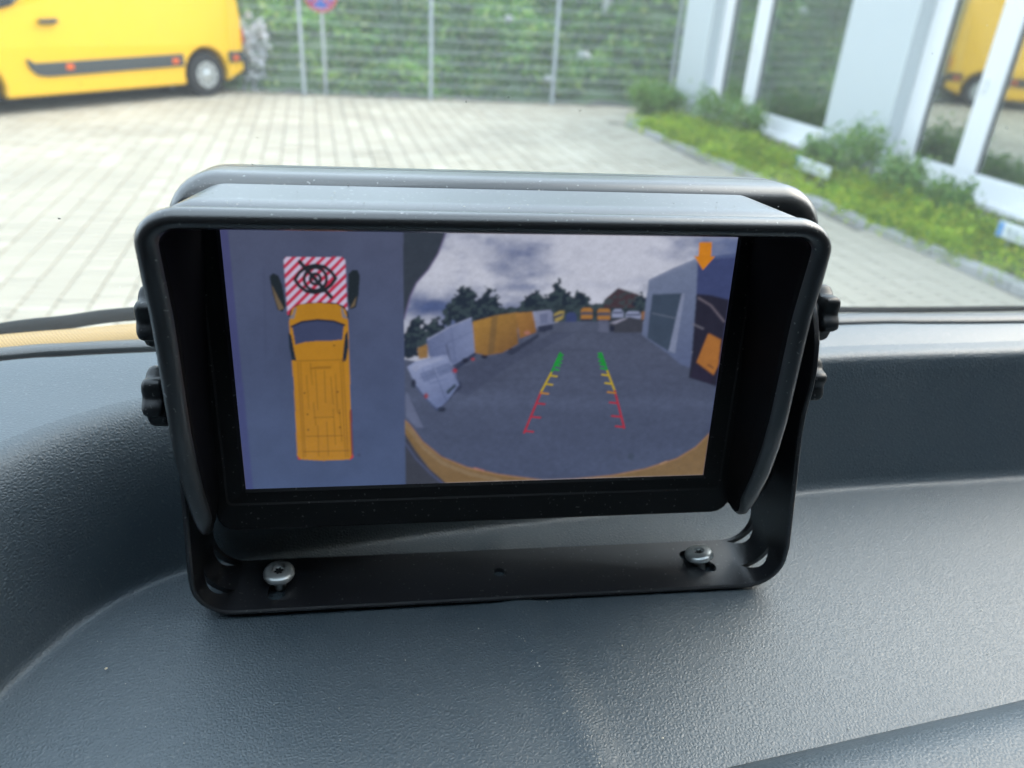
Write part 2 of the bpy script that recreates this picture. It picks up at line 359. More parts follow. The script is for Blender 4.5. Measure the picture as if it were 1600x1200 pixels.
# ---- no stopping sign on its pole, just behind the fence
sg = thing('no_stopping_sign', 'round blue and red no stopping sign on a grey pole behind the fence', 'sign', (-3.90, 15.52, 0), math.atan2(fd[1], fd[0]))
obj('pole', Geo().tube([(0, 0, 0), (0, 0, 2.15)], 0.03, 12), M['galv'], sg, smooth=40)
XR = Matrix.Rotation(R(90), 4, 'X')
zc = 1.72
def disc(r, y, n=40, th=0.004): return Geo().lathe([(r, -th/2), (r, th/2)], n, Matrix.Translation((0, y, zc)) @ XR)
plate = obj('sign_plate', disc(0.30, -0.045, 48, 0.006), M['signred'], sg, smooth=30)
obj('blue_field', disc(0.235, -0.052, 48), M['signblue'], plate, smooth=30)
for a in (45, -45):
    g = Geo().box((0, 0, 0), (0.44, 0.004, 0.062), Matrix.Rotation(R(a), 4, 'Y')); g.xform(lambda x, y, z: (x, y-0.0575+(0.0015 if a > 0 else 0), z+zc))
    obj('red_bar', g, M['signred'], plate)
# ---- green bank behind the fence
g = Geo(); nx, ny = 50, 16; V = []
for j in range(ny):
    for i in range(nx):
        s = -3+i*0.5; d = 0.15+j*0.5
        p = FA+fd*s+fnn*d
        V.append((p[0], p[1], -0.05+0.82*max(0, d-0.3)+0.25*math.sin(s*1.3+d*2.1)*min(1, d)+0.15*math.sin(s*3.1-d)))
g.add(V, [(j*nx+i, j*nx+i+1, (j+1)*nx+i+1, (j+1)*nx+i) for j in range(ny-1) for i in range(nx-1)])
struct(obj('bank', g, M['bank'], smooth=180))
def bankz(s, d): return -0.05+0.82*np.maximum(0, d-0.3)+0.25*np.sin(s*1.3+d*2.1)*np.minimum(1, d)+0.15*np.sin(s*3.1-d)
# clumps of leaves
nc = 1150; cs = rng.uniform(0.5, 17.5, nc); cd = rng.uniform(0.35, 4.6, nc)**1.0
cr = rng.uniform(0.16, 0.42, nc); pts = []
for s, d, r in zip(cs, cd, cr):
    m_ = int(70*(r/0.3)**2)
    q = rng.normal(size=(m_, 3)); q /= np.linalg.norm(q, axis=1)[:, None]; q *= (r*rng.uniform(0.55, 1.05, m_))[:, None]
    b0 = FA+fd*s+fnn*d
    q[:, 2] = np.abs(q[:, 2])*1.0
    pts.append(q+np.array([b0[0], b0[1], float(bankz(s, d))]))
pts = np.concatenate(pts)
o = leaves(pts, 0.13, M['leafbank'], 'bank_greenery'); tag(o, 'dense green ground cover on the bank behind the wire fence', 'greenery', kind='stuff')
def shrub(name, label, loc, rx, rz, n, leaf, mat, nst=7, group=None, blossom=0, cat='shrub'):
    t_ = thing(name, label, cat, loc, 0, group)
    g = Geo(); tips = []
    for i in range(nst):
        a = 2*math.pi*i/nst+random.uniform(-.3, .3); rr = rx*random.uniform(0.25, 0.8); h = rz*random.uniform(0.6, 1.0)
        p = [(0.15*rr*math.cos(a), 0.15*rr*math.sin(a), -0.03), (0.5*rr*math.cos(a), 0.5*rr*math.sin(a), h*0.5), (rr*math.cos(a), rr*math.sin(a), h)]
        g.tube(p, [0.008, 0.006, 0.003], 5); tips.append(p)
    obj('stems', g, M['stem'], t_)
    T_ = np.array(tips); C_ = []
    for _ in range(n):
        q = T_[rng.integers(nst)]; u = rng.uniform(0.25, 1.05)
        c = (q[0]*(1-u)+q[1]*u) if u < 0.5 else (q[1]*(1-u)+q[2]*u)
        C_.append(c+rng.normal(size=3)*np.array([rx, rx, rz])*0.17)
    C_ = np.array(C_); C_[:, 2] = np.maximum(C_[:, 2], 0.01)
    leaves(C_, leaf, mat, 'crown', t_)
    if blossom:
        k = rng.choice(len(C_), blossom); leaves(C_[k]*np.array([1.05, 1.05, 1.04]), leaf*1.5, M['blossom'], 'blossoms', t_, aspect=0.9)
    return t_
def bankpt(s, d): b0 = FA+fd*s+fnn*d; return (b0[0], b0[1], float(bankz(s, d))-0.02)
shrub('flowering_shrub', 'white flowering shrub behind the fence next to the yellow van rear', bankpt(3.75, 0.62), 0.40, 0.95, 420, 0.09, M['leafbank'], blossom=620)
for (s, d, sc_, lab) in ((9.55, 0.55, 0.085, 'pale stone low on the bank between the third and fourth fence posts'), (10.35, 1.25, 0.13, 'larger pale stone higher on the bank left of the grey building'),
                    (8.8, 1.35, 0.08, 'pale stone halfway up the bank behind the middle of the fence'), (7.2, 1.9, 0.09, 'pale stone high on the bank beside the middle fence post'), (4.1, 0.9, 0.075, 'pale stone on the bank left of the no stopping sign')):
    g = Geo(); bm = bmesh.new(); bmesh.ops.create_icosphere(bm, subdivisions=2, radius=1)
    for v_ in bm.verts: v_.co *= random.uniform(0.8, 1.12)
    vs = [(v_.co.x*sc_*1.3, v_.co.y*sc_, v_.co.z*sc_*0.8) for v_ in bm.verts]; fs = [tuple(x.index for x in f_.verts) for f_ in bm.faces]; bm.free()
    p = bankpt(s, d); g.add([(x+p[0], y+p[1]-0.32, z+p[2]+0.30) for x, y, z in vs], fs)
    tag(obj('pale_stone', g, M['stone'], smooth=50), lab, 'stone', 'pale stones on the bank')
tr_ = thing('birch_tree', 'pale slim tree trunk rising on the bank left of the building', 'tree', bankpt(11.0, 2.2))
obj('trunk', Geo().tube([(0, 0, -0.2), (0.03, 0, 1.0), (0.0, 0.03, 2.2), (0.06, 0, 4.0)], [0.09, 0.075, 0.06, 0.03], 10), M['palebark'], tr_, smooth=60)
cc = rng.normal(size=(900, 3))*np.array([0.7, 0.7, 0.6])+np.array([0, 0, 4.0]); leaves(cc, 0.1, M['leafbank'], 'crown', tr_)

# ---- parked yellow van
u_ = np.array([-.52, -.854]); u_ /= np.linalg.norm(u_)
van = thing('parked_van', 'yellow panel van with grey side strip parked at the left edge', 'van', (-5.65, 14.31, 0), math.atan2(u_[1], u_[0]))
# local frame: x forward, y = left of the van; the side in view is y = 0 and the body lies at y < 0
WR, FWX = 0.37, 3.86
def arch(cx, r, z0=0.24, n=12):
    a0 = math.asin(max(-1, min(1, (z0-WR)/r))); return [(cx+r*math.cos(a), WR+r*math.sin(a)) for a in np.linspace(a0, math.pi-a0, n)]
prof = [(-0.80, 0.40), (-0.82, 1.2), (-0.78, 2.30), (-0.68, 2.42), (2.4, 2.46), (2.9, 2.38), (4.15, 1.50), (4.75, 1.22), (4.98, 0.95), (5.02, 0.40), (4.9, 0.24)]
prof += arch(FWX, 0.46) + arch(0, 0.45) + [(-0.55, 0.30)]
def inset_y(z): return 0.0 if z < 1.25 else 0.16*((z-1.25)/1.2)**1.6
W_ = 1.98
g = Geo(); n = len(prof)
g.v = [(x, -inset_y(z), z) for x, z in prof]+[(x, -W_+inset_y(z), z) for x, z in prof]
g.f = [tuple(range(n)), tuple(range(2*n-1, n-1, -1))]+[(i, n+i, n+(i+1) % n, (i+1) % n) for i in range(n)]
body = obj('body', g, M['yellow'], van, bevel=0.05, seg=3)
for f_ in body.data.polygons: f_.use_smooth = False
def sidepoly(name, poly, mat, th=0.02, y0=0.0, parent=van, bevel=0.006):
    m_ = len(poly); gg = Geo()
    gg.v = [(x, y0-inset_y(z)+th, z) for x, z in poly]+[(x, y0-inset_y(z)-0.02, z) for x, z in poly]
    gg.f = [tuple(range(m_)), tuple(range(2*m_-1, m_-1, -1))]+[(i, m_+i, m_+(i+1) % m_, (i+1) % m_) for i in range(m_)]
    return obj(name, gg, mat, parent, bevel=bevel)
sidepoly('side_strip', [(0.47, 0.545), (0.47, 0.735), (2.8, 0.70), (2.95, 0.70), (3.03, 0.76), (3.06, 0.75), (3.02, 0.62), (2.93, 0.535), (2.78, 0.51)], M['darkplastic'], 0.03)
sidepoly('rear_side_strip', [(-0.47, 0.56), (-0.47, 0.735), (-0.80, 0.74), (-0.80, 0.56)], M['darkplastic'], 0.03)
for x in (2.45, 0.64, -0.60): sidepoly('side_marker', [(x-.055, .59), (x-.055, .67), (x+.055, .67), (x+.055, .59)], M['orange'], 0.045)
hd = sidepoly('door_handle', [(2.50, 1.225), (2.50, 1.285), (2.76, 1.275), (2.76, 1.225)], M['darkplastic'], 0.05)
sidepoly('side_window', [(2.92, 1.56), (3.08, 1.45), (3.35, 1.39), (4.02, 1.46), (3.0, 2.2), (2.92, 2.22)], M['carglass'], 0.012)
for x in (2.32, 1.05): sidepoly('door_seam', [(x, 0.36), (x, 2.2), (x+.012, 2.2), (x+.012, 0.36)], M['hole'], 0.002, bevel=0)
sidepoly('tail_light', [(-0.828, 0.85), (-0.828, 1.10), (-0.80, 1.10), (-0.80, 0.85)], M['red'], 0.008)
gb = Geo().box((-0.86, -W_/2, 0.50), (0.14, W_-0.02, 0.30)); obj('rear_bumper', gb, M['darkplastic'], van, bevel=0.03)
gb = Geo().box((5.02, -W_/2, 0.48), (0.14, W_-0.04, 0.36)); obj('front_bumper', gb, M['darkplastic'], van, bevel=0.03)
gb = Geo().box((-0.825, -W_/2, 1.45), (0.02, W_*0.78, 0.02)); obj('rear_door_handle', gb, M['darkplastic'], van)
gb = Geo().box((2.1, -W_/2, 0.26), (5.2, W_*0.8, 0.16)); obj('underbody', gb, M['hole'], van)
def wheel(x, y, sgn):
    t_ = Geo().lathe([(0.20, -0.10), (0.30, -0.115), (0.355, -0.10), (WR, -0.06), (WR, 0.06), (0.355, 0.10), (0.30, 0.115), (0.21, 0.10), (0.205, 0.06)], 36, Matrix.Translation((x, y, WR)) @ Matrix.Rotation(R(-90*sgn), 4, 'X'))
    o_ = obj('wheel', t_, M['tyre'], van, smooth=40)
    c_ = Geo().lathe([(0.215, 0.07), (0.222, 0.098), (0.20, 0.105), (0.16, 0.09), (0.08, 0.10), (0.05, 0.115), (0.0001, 0.118)], 36, Matrix.Translation((x, y, WR)) @ Matrix.Rotation(R(-90*sgn), 4, 'X'))
    obj('hubcap', c_, M['hubcap'], o_, smooth=50)
    for i in range(8):
        a = 2*math.pi*i/8; gg = Geo()
        gg.box((x+0.145*math.sin(a+R(22)), y+0.102*sgn, WR+0.145*math.cos(a+R(22))), (0.034, 0.004, 0.05), Matrix.Rotation(a+R(22), 4, 'Y'))
        obj('hubcap_slot', gg, M['hole'], o_)
for x in (0, FWX): wheel(x, -0.13, 1); wheel(x, -W_+0.13, -1)

# ---- office building on the right
fo = np.array([4.251, 11.18]); fu = np.array([-0.31765, 0.94821]); fz = math.atan2(fu[1], fu[0])
bld = thing('office_building', 'pale grey office building with tall white framed windows on the right', 'building', (fo[0], fo[1], 0), fz)
# local frame: x along the wall away from the camera, +y outwards to the yard, z up
def bbox(name, x0, x1, y0, y1, z0, z1, mat, parent=bld, bevel=0.008):
    return obj(name, Geo().box(((x0+x1)/2, (y0+y1)/2, (z0+z1)/2), (abs(x1-x0), abs(y1-y0), abs(z1-z0))), mat, parent, bevel=bevel)
TOP = 3.6; D = 0.23
bbox('wall_pier', 3.74, 4.70, -0.40, 0, 0.0, TOP, M['wall'])
bbox('wall_pier', -0.97, 0.25, -0.40, 0, 0.0, TOP, M['wall'])
bbox('wall_pier', -5.6, -4.6, -0.40, 0, 0.0, TOP, M['wall'])
bbox('end_wall', 4.45, 4.70, -4.0, -0.41, 0.0, TOP, M['wall'])
bbox('roof', -5.7, 4.8, -4.1, 0.12, TOP+0.004, TOP+0.3, M['wall'])
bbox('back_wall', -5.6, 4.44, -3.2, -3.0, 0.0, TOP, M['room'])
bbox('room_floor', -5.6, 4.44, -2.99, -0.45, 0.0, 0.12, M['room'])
def window(x0, x1, mulls, wz0=0.45, wz1=3.3):
    wn = bbox('window', x0, x1, -D-0.02, -D+0.0, wz1, wz1+0.3, M['white'])
    wn.name = 'window'
    bbox('plinth', x0, x1, -0.38, -0.01, 0.0, 0.17, M['plinth'])
    bbox('frame', x1-0.30, x1-0.003, -D-0.05, -D+0.03, 0.2, wz1, M['white'], wn, 0.012)
    bbox('frame', x0+0.003, x0+0.2, -D-0.05, -D+0.03, 0.2, wz1, M['white'], wn, 0.012)
    bbox('bottom_rail', x0+0.21, x1-0.31, -D-0.05, -D+0.035, 0.2, wz0, M['white'], wn, 0.012)
    bbox('sill', x0+0.004, x1-0.004, -D+0.04, 0.05, 0.175, 0.235, M['white'], wn, 0.008)
    edges = [x1-0.30]
    for (a, c) in mulls:
        bbox('mullion', c, a, -D-0.05, -D+0.032, wz0+0.003, wz1, M['white'], wn, 0.012)
        h_ = bbox('handle', (a+c)/2+0.03, (a+c)/2+0.07, -D+0.03, -D+0.07, 1.32, 1.46, M['white'], wn, 0.008)
        edges += [a, c]
    edges.append(x0+0.2)
    for i in range(0, len(edges), 2):
        bbox('pane', edges[i+1]-0.01, edges[i]+0.01, -D-0.03, -D-0.02, wz0-0.01, wz1, M['officeglass'], wn, 0)
        bbox('gasket', edges[i]-0.012, edges[i]+0.0, -D-0.018, -D-0.004, wz0, wz1, M['rubber'], wn, 0)
window(0.25, 3.74, [(2.72, 2.36)])
window(-4.6, -0.97, [(-1.95, -2.25), (-3.2, -3.5)])

# ---- planting bed with kerb
bedg = Geo(); e0 = KA+kn*0.0; bed_far = fo+fu*5.1
quad = [KA, KB+kd*2.5, fo-fu*8.0, fo+fu*4.6, KA+np.array([0.45, 0.75])]
bedg.add([(p[0], p[1], z) for z in (0.03, -0.02) for p in quad], [(0, 1, 2, 3, 4)])
struct(obj('planting_bed', bedg, M['soil']))
kerb = struct(bpy.data.objects.new('kerb', None)); COL.objects.link(kerb)
kl = []
path = [KA+np.array([0.95, 1.0]), KA+np.array([0.42, 0.72]), KA+np.array([0.10, 0.35]), KA, KA+kd*0.001+kd*0.6]
path = [np.array(p) for p in path]+[KA+kd*(0.6+i*0.9) for i in range(1, 11)]
for a, c in zip(path[:-1], path[1:]):
    mid = (a+c)/2; d_ = c-a; L_ = np.linalg.norm(d_)
    if L_ < 0.05: continue
    obj('kerb_stone', Geo().box((mid[0], mid[1], 0.035), (L_-0.008, 0.17, 0.11), Matrix.Rotation(math.atan2(d_[1], d_[0]), 4, 'Z')), M['kerb'], kerb, bevel=0.012)
# low cover in mounds
cl = []
Lb = np.linalg.norm(KB-KA)+2.5
for _ in range(760):
    s = rng.uniform(0.0, Lb); wd = rng.uniform(0.01, 1.0)
    c = KA+kd*s+kn*wd
    if (c-fo)@np.array([-fu[1], fu[0]]) < 0.18: continue
    pl_ = fo+fu*-0.72+np.array([-fu[1], fu[0]])*0.8; pl2 = fo+fu*-3.98+np.array([-fu[1], fu[0]])*0.8
    if min(np.linalg.norm(c-pl_-np.array([-.08, -.2])), np.linalg.norm(c-pl2-np.array([-.08, -.2]))) < 0.5 and rng.random() < 0.9: continue
    r = rng.uniform(0.08, 0.24)+0.14*(wd > 0.5)*rng.random(); m_ = 120
    q = rng.normal(size=(m_, 3)); q /= np.linalg.norm(q, axis=1)[:, None]; q *= (r*rng.uniform(0.6, 1.05, m_))[:, None]; q[:, 2] = np.abs(q[:, 2])*1.1
    cl.append(q+np.array([c[0], c[1], 0.03]))
o = leaves(np.concatenate(cl), 0.042, M['leafcover'], 'bed_ground_cover'); tag(o, 'bright yellow green ground cover filling the planting bed', 'ground cover', kind='stuff')
def bedpt(x, y): p = fo+fu*x+np.array([-fu[1], fu[0]])*y; return (p[0], p[1], 0.03)
GRP = 'feathery shrubs in the planting bed'
for (x, y, rx, rz, lab) in ((4.55, 0.62, 0.36, 0.42, 'feathery green shrub at the far end of the bed by the fence'),
                            (4.05, 0.45, 0.26, 0.34, 'smaller feathery shrub in front of the far wall pier'),
                            (2.45, 0.45, 0.40, 0.52, 'feathery green shrub in front of the left window'),
                            (1.65, 0.35, 0.34, 0.46, 'feathery green shrub right of the left window mullion'),
                            (-1.00, 0.42, 0.34, 0.52, 'feathery green shrub at the right foot of the wide pier'),
                            (-0.45, 0.50, 0.24, 0.34, 'low feathery shrub in front of the wide pier'),
                            (-1.95, 0.48, 0.26, 0.38, 'feathery green shrub below the right window mullion'),
                            (-2.6, 0.40, 0.22, 0.30, 'low feathery shrub beside the right number plate sign')):
    shrub('feathery_shrub', lab, bedpt(x, y), rx*1.35, rz*1.25, 2000, 0.06, M['leafshrub'], 11, GRP)
def plate_sign(x, y, z, wd, ht, lab):
    p = bedpt(x, y)
    t_ = thing('parking_plate', lab, 'sign', (p[0], p[1], 0), fz, 'number plate parking signs in the bed')
    obj('board', Geo().box((0, 0, z), (wd, 0.02, ht)), M['platewhite'], t_, bevel=0.006)
    obj('blue_band', Geo().box((wd/2-0.04, 0.012, z), (0.06, 0.004, ht-0.012)), M['plateblue'], t_)
    for i, xx in enumerate((0.20, 0.13, 0.02, -0.05, -0.14, -0.21)): obj('faint_mark', Geo().box((xx*wd/0.7, 0.012, z), (0.035, 0.004, ht*0.5)), M['plategrey'], t_)
    for sx in (-1, 1): obj('stake', Geo().box((sx*wd*0.3, -0.016, z/2-0.02), (0.02, 0.008, z+0.04)), M['galv'], t_)
plate_sign(-0.72, 0.8, 0.20, 0.70, 0.15, 'white number plate sign with blue band at the foot of the wide pier')
plate_sign(-3.98, 0.8, 0.26, 0.70, 0.15, 'white number plate sign with blue band below the right window')

# ================================================================== THE CAB
ZO = CAMZ-1.75                                   # the interior was measured from a camera at 1.75
CY = R(14.0); cx_ = np.array([math.cos(CY), math.sin(CY)]); cy_ = np.array([-math.sin(CY), math.cos(CY)])
FZ = 1.553+ZO                                    # tray floor
dash = thing('dashboard', 'dark grey leather grained dashboard with a recessed tray under the monitor', 'dashboard', (0.1, 0.25, FZ-0.1))
def dchild(name, g, mat, **kw):
    g.xform(lambda x, y, z: (x-0.1, y-0.25, z-(FZ-0.1))); return obj(name, g, mat, dash, **kw)
base = catmull([(-.1495, .060), (-.150, .090), (-.1495, .120), (-.1475, .150), (-.1435, .169), (-.137, .187), (-.127, .2015), (-.113, .213), (-.085, .224), (-.046, .236), (-.007, .248), (.132, .286), (.18, .297), (.247, .311), (.42, .352)], 400)
base = resample(base, 300)
tg = np.gradient(base, axis=0); tg /= np.linalg.norm(tg, axis=1)[:, None]; nrm = np.stack([-tg[:, 1], tg[:, 0]], 1)
lip0 = resample([(-.1435, .078), (.053, .139), (.156, .170), (.45, .262)], 300)
edge = resample(catmull([(-.34, .02), (-.325, .10), (-.30, .17), (-.255, .222), (-.1913, .2522), (-.171, .2589), (-.1417, .267), (0.0, .3025), (.1591, .3402), (.1987, .3471), (.25, .3558), (.46, .395)], 200), 300)
# tray: near lip crest -> floor -> wall -> crest
rows = []
t_near = np.array([0.28, -0.96]); t_near /= np.linalg.norm(t_near)
def lrow(off, h): p = lip0+t_near*off; return np.c_[p, np.full(len(p), FZ+h)]
for off, h in ((0.16, 0.010), (0.09, 0.015), (0.05, 0.0175), (0.03, 0.0180), (0.018, 0.0175), (0.010, 0.0150), (0.005, 0.010), (0.002, 0.005), (0.0, 0.0025), (-0.0015, 0.001)): rows.append(lrow(off, h))
in0 = base-nrm*0.004
for k in range(61):
    u = k/60
    p = lip0*(1-u)+in0*u
    h = np.zeros(len(p))
    a_, b2 = np.array([.004, .215]), np.array([.034, .138]); dd = (b2-a_)/np.linalg.norm(b2-a_)
    s_ = np.clip((p-a_)@dd, -0.02, 0.09); q = p-(a_+np.outer(s_, dd)); dist = np.linalg.norm(q, axis=1)
    h += 0.0011*np.exp(-(dist/0.006)**2)
    h += 0.0009*np.sin(p[:, 0]*14+1)*np.sin(u*3.14)
    rows.append(np.c_[p, FZ+h])
SOFT = [(-0.0015, 0.0), (-0.0006, 0.0003), (0.0004, 0.0012), (0.0012, 0.004), (0.003, 0.012), (0.0055, 0.022), (0.009, 0.033), (0.0125, 0.0425), (0.016, 0.0495), (0.0195, 0.0543), (0.0225, 0.0568), (0.0255, 0.058), (0.0285, 0.0585)]
CRISP = [(-0.0015, 0.0), (-0.0006, 0.0003), (0.0006, 0.0012), (0.0020, 0.005), (0.005, 0.015), (0.009, 0.027), (0.013, 0.040), (0.0165, 0.051), (0.0178, 0.0553), (0.0188, 0.0572), (0.0205, 0.0582), (0.0235, 0.0585), (0.0285, 0.0585)]
wq = np.clip((base[:, 0]+0.10)/0.14, 0, 1); wq = wq*wq*(3-2*wq)
def wrow(i): o_ = SOFT[i][0]*(1-wq)+CRISP[i][0]*wq; h = SOFT[i][1]*(1-wq)+CRISP[i][1]*wq; return np.c_[base+nrm*o_[:, None], FZ+h]
for i in range(len(SOFT)): rows.append(wrow(i))
g = Geo().loft([[tuple(p) for p in r] for r in rows], closed=False)
dchild('tray', g, M['tray'], smooth=180, recalc=False)
rows = [wrow(len(SOFT)-1)]
s0 = base+nrm*0.0285
for k in range(1, 13):
    u = k/12; p = s0*(1-u)+edge*u; rows.append(np.c_[p, FZ+0.0585+0.0022*math.sin(u*1.6)*np.ones(len(p))])
rows.append(np.c_[edge+cy_*0.001, np.full(300, FZ+0.0585)]); rows.append(np.c_[edge+cy_*0.0015, np.full(300, FZ+0.045)])
g = Geo().loft([[tuple(p) for p in r] for r in rows], closed=False)
dchild('top_shelf', g, M['shelf'], smooth=180, recalc=False)
# dark band painting the shade of the defroster gap, scuttle strip and windscreen seal, each swept along the windscreen foot
def sweep(path, prof):      # path Nx2, profile (offset away, height abs)
    t2 = np.gradient(path, axis=0); t2 /= np.linalg.norm(t2, axis=1)[:, None]; n2 = np.stack([-t2[:, 1], t2[:, 0]], 1)
    return Geo().loft([[tuple((*(path[i]+n2[i]*o_), h)) for i in range(len(path))] for o_, h in prof], closed=False)
e2 = edge
gw = np.interp(e2[:, 0], [-0.2, 0.16], [0.0068, 0.0042])[:, None]; sw_ = np.interp(e2[:, 0], [-0.2, 0.16], [0.0075, 0.0115])[:, None]
def sweepv(path, prof):     # profile of (gap widths, strip widths, height)
    t2 = np.gradient(path, axis=0); t2 /= np.linalg.norm(t2, axis=1)[:, None]; n2 = np.stack([-t2[:, 1], t2[:, 0]], 1)
    return Geo().loft([[(*p, h) for p in path+n2*(gw*a_+sw_*b_)] for a_, b_, h in prof], closed=False)
dchild('gap_shade_band', sweepv(e2, [(0.0, 0, FZ+0.0560), (0.12, 0, FZ+0.0586), (0.9, 0, FZ+0.0586), (1.1, 0, FZ+0.058)]), M['hole'], smooth=40, recalc=False)
dchild('scuttle_strip', sweepv(e2, [(1.0, 0, FZ+0.056), (1.0, 0.03, FZ+0.0596), (1.0, 0.15, FZ+0.0605), (1.0, 0.5, FZ+0.0608), (1.0, 0.85, FZ+0.0605), (1.0, 1.0, FZ+0.059), (1.0, 1.08, FZ+0.050)]), M['trim'], smooth=180, recalc=False)
foot = e2+np.stack([np.full(300, -0.004), np.full(300, 0.0175)], 1)
seal = thing('windscreen', 'dusty raked windscreen pane rising behind the monitor', 'windscreen', (0.05, 0.36, 2.0))
def wchild(name, g, mat, **kw):
    g.xform(lambda x, y, z: (x-0.05, y-0.36, z-2.0)); return obj(name, g, mat, seal, **kw)
ZS = FZ+0.048
# the pane: slightly bowed sheet rising from its foot towards the roof
rows = []
for k in range(16):
    u = k/15; L_ = u*0.92
    rows.append([(p[0]-cy_[0]*L_*math.cos(R(44)), p[1]-cy_[1]*L_*math.cos(R(44)), ZS+L_*math.sin(R(44))+0.03*math.sin(math.pi*u)) for p in foot[::6]])
wchild('glass_pane', Geo().loft(rows, closed=False), M['windscreen'], smooth=180, recalc=False)
WS = np.array(rows)
cow_path = resample(catmull([(-.40, .19), (-.31, .262), (-.2359, .3165), (-.2133, .3289), (-.1855, .3444), (-.10, .369), (.0, .384), (.189, .4095), (.298, .429), (.5, .468)], 200), 160)
rad = np.interp(np.linspace(0, 1, 160), [0, 0.3, 0.5, 1], [0.0034, 0.0034, 0.0018, 0.0018])
cowl = obj('cowl_edge', Geo().tube([(p[0], p[1], 1.595+ZO) for p in cow_path], [float(r) for r in rad], 12), M['rubber'], smooth=180)
tag(cowl, 'black rubber cowl edge running along the foot of the view through the windscreen', 'rubber seal')
# bonnet edge outside the glass
bon_path = resample(catmull([(-.40, .215), (-.30, .262), (-.2221, .2962), (-.1992, .3051), (-.1717, .3163), (-.12, .332), (-.06, .346)], 100), 80)
bon = obj('bonnet', sweep(bon_path, [(-0.0035, 1.985), (-0.0025, 1.992), (-0.0010, 1.9945), (0.002, 1.9965), (0.008, 1.9972), (0.016, 1.9962), (0.022, 1.993), (0.03, 1.98)]), M['bonnet'], smooth=180, recalc=False)
tag(bon, 'yellow bonnet edge just outside the foot of the windscreen', 'bonnet')
# cab shell behind and above the camera
cab = struct(bpy.data.objects.new('cab_lining', None)); COL.objects.link(cab); cab.location = (0, 0, 0); cab.rotation_euler = (0, 0, CY)
g = Geo().box((0.1, -0.98, 2.70), (1.9, 1.5, 0.06)); obj('roof_lining', g, M['lining'], cab)
g = Geo().box((0.1, -1.55, 1.75), (1.9, 0.05, 1.86)); obj('rear_bulkhead', g, M['lining'], cab)
obj('light_blocking_door', Geo().box((-0.86, -0.65, 1.75), (0.05, 1.7, 1.86)), M['lining'], cab)  # unseen doors, closed up over their windows to keep side light out
obj('light_blocking_door', Geo().box((1.06, -0.65, 1.75), (0.05, 1.7, 1.86)), M['lining'], cab)
for (a, c) in (((-0.52, 0.25, 1.9), (-0.80, -0.32, 2.72)), ((1.03, 0.48, 1.9), (1.03, -0.2, 2.72))):
    a, c = Vector(a), Vector(c); d_ = (c-a); 
    obj('windscreen_pillar', Geo().box((a+c)/2, (0.10, 0.14, d_.length), d_.to_track_quat('Z', 'Y').to_matrix().to_4x4()), M['lining'], cab, bevel=0.02)
obj('cab_floor', Geo().box((0.1, -0.6, 0.8), (1.88, 1.85, 0.05)), M['lining'], cab)

# ================================================================== THE MONITOR
YAW, TILT = R(9.085), R(6.316)
TX, TY, TZ = -0.008166, 0.220294, 1.640038+ZO
BZ = 0.0862                                        # screen centre above the bracket foot
mon = thing('monitor', 'black dashboard camera monitor with sun hood on a U shaped bracket', 'monitor', (TX, TY, TZ-BZ), YAW)
ct, st = math.cos(TILT), math.sin(TILT)
def L(x, y, d): return (x/1000, -(d*ct-y*st)/1000, (y*ct+d*st)/1000+BZ)     # screen frame in mm -> monitor frame
def rring(x0, x1, y0, y1, r, d, n=7):
    out = []
    for cx, cy, a0 in ((x1-r, y1-r, 0), (x0+r, y1-r, 90), (x0+r, y0+r, 180), (x1-r, y0+r, 270)):
        for k in range(n):
            a = R(a0+90*k/(n-1)); out.append((cx+r*math.cos(a), cy+r*math.sin(a), d))
    return out
def lring(*a, **k): return [L(*p) for p in rring(*a, **k)]
# housing
hx0, hx1, hy0, hy1 = -94, 108, -57.5, 58.0
rings = []
for ins, d in ((8, -1.2), (6, -1.2), (3.4, -1.8), (1.6, -3.2), (0.5, -5.4), (0, -8), (0, -19), (0.4, -19.3), (0.4, -20), (0, -20.3), (0, -25), (1.5, -29), (5, -32), (9, -33)):
    rings.append(lring(hx0+ins, hx1-ins, hy0+ins, hy1-ins, max(15-ins, 4), d, n=9))
obj('housing', Geo().loft(rings, True, True, True), M['housing'], mon, smooth=35)
# bezel with stepped opening for the display
SW, SH = 156.5/2, 84.6/2
def frame_loft(prof):
    return Geo().loft([lring(-SW-i, SW+i, -SH-i, SH+i, max(0.6, rr), d, n=5) for i, rr, d in prof])
g = Geo()
ob = [lring(-88, 89, -57, 47.5, 6, d, n=5) for d in (-1.5, 0.6)]+[lring(-87.3, 88.3, -56.3, 47.2, 5.6, 1.2, n=5)]
inn = [lring(-SW-6.2, SW+6.2, -SH-5.2, SH+4.4, 2, 1.2, n=5), lring(-SW-5.6, SW+5.6, -SH-4.6, SH+3.9, 1.6, 0.7, n=5),
       lring(-SW-1.0, SW+1.0, -SH-1.0, SH+1.0, 0.9, 0.1, n=5), lring(-SW-0.2, SW+0.2, -SH-0.2, SH+0.2, 0.6, -0.6, n=5)]
g.loft(ob+inn)
obj('bezel', g, M['bezel'], mon, smooth=30)

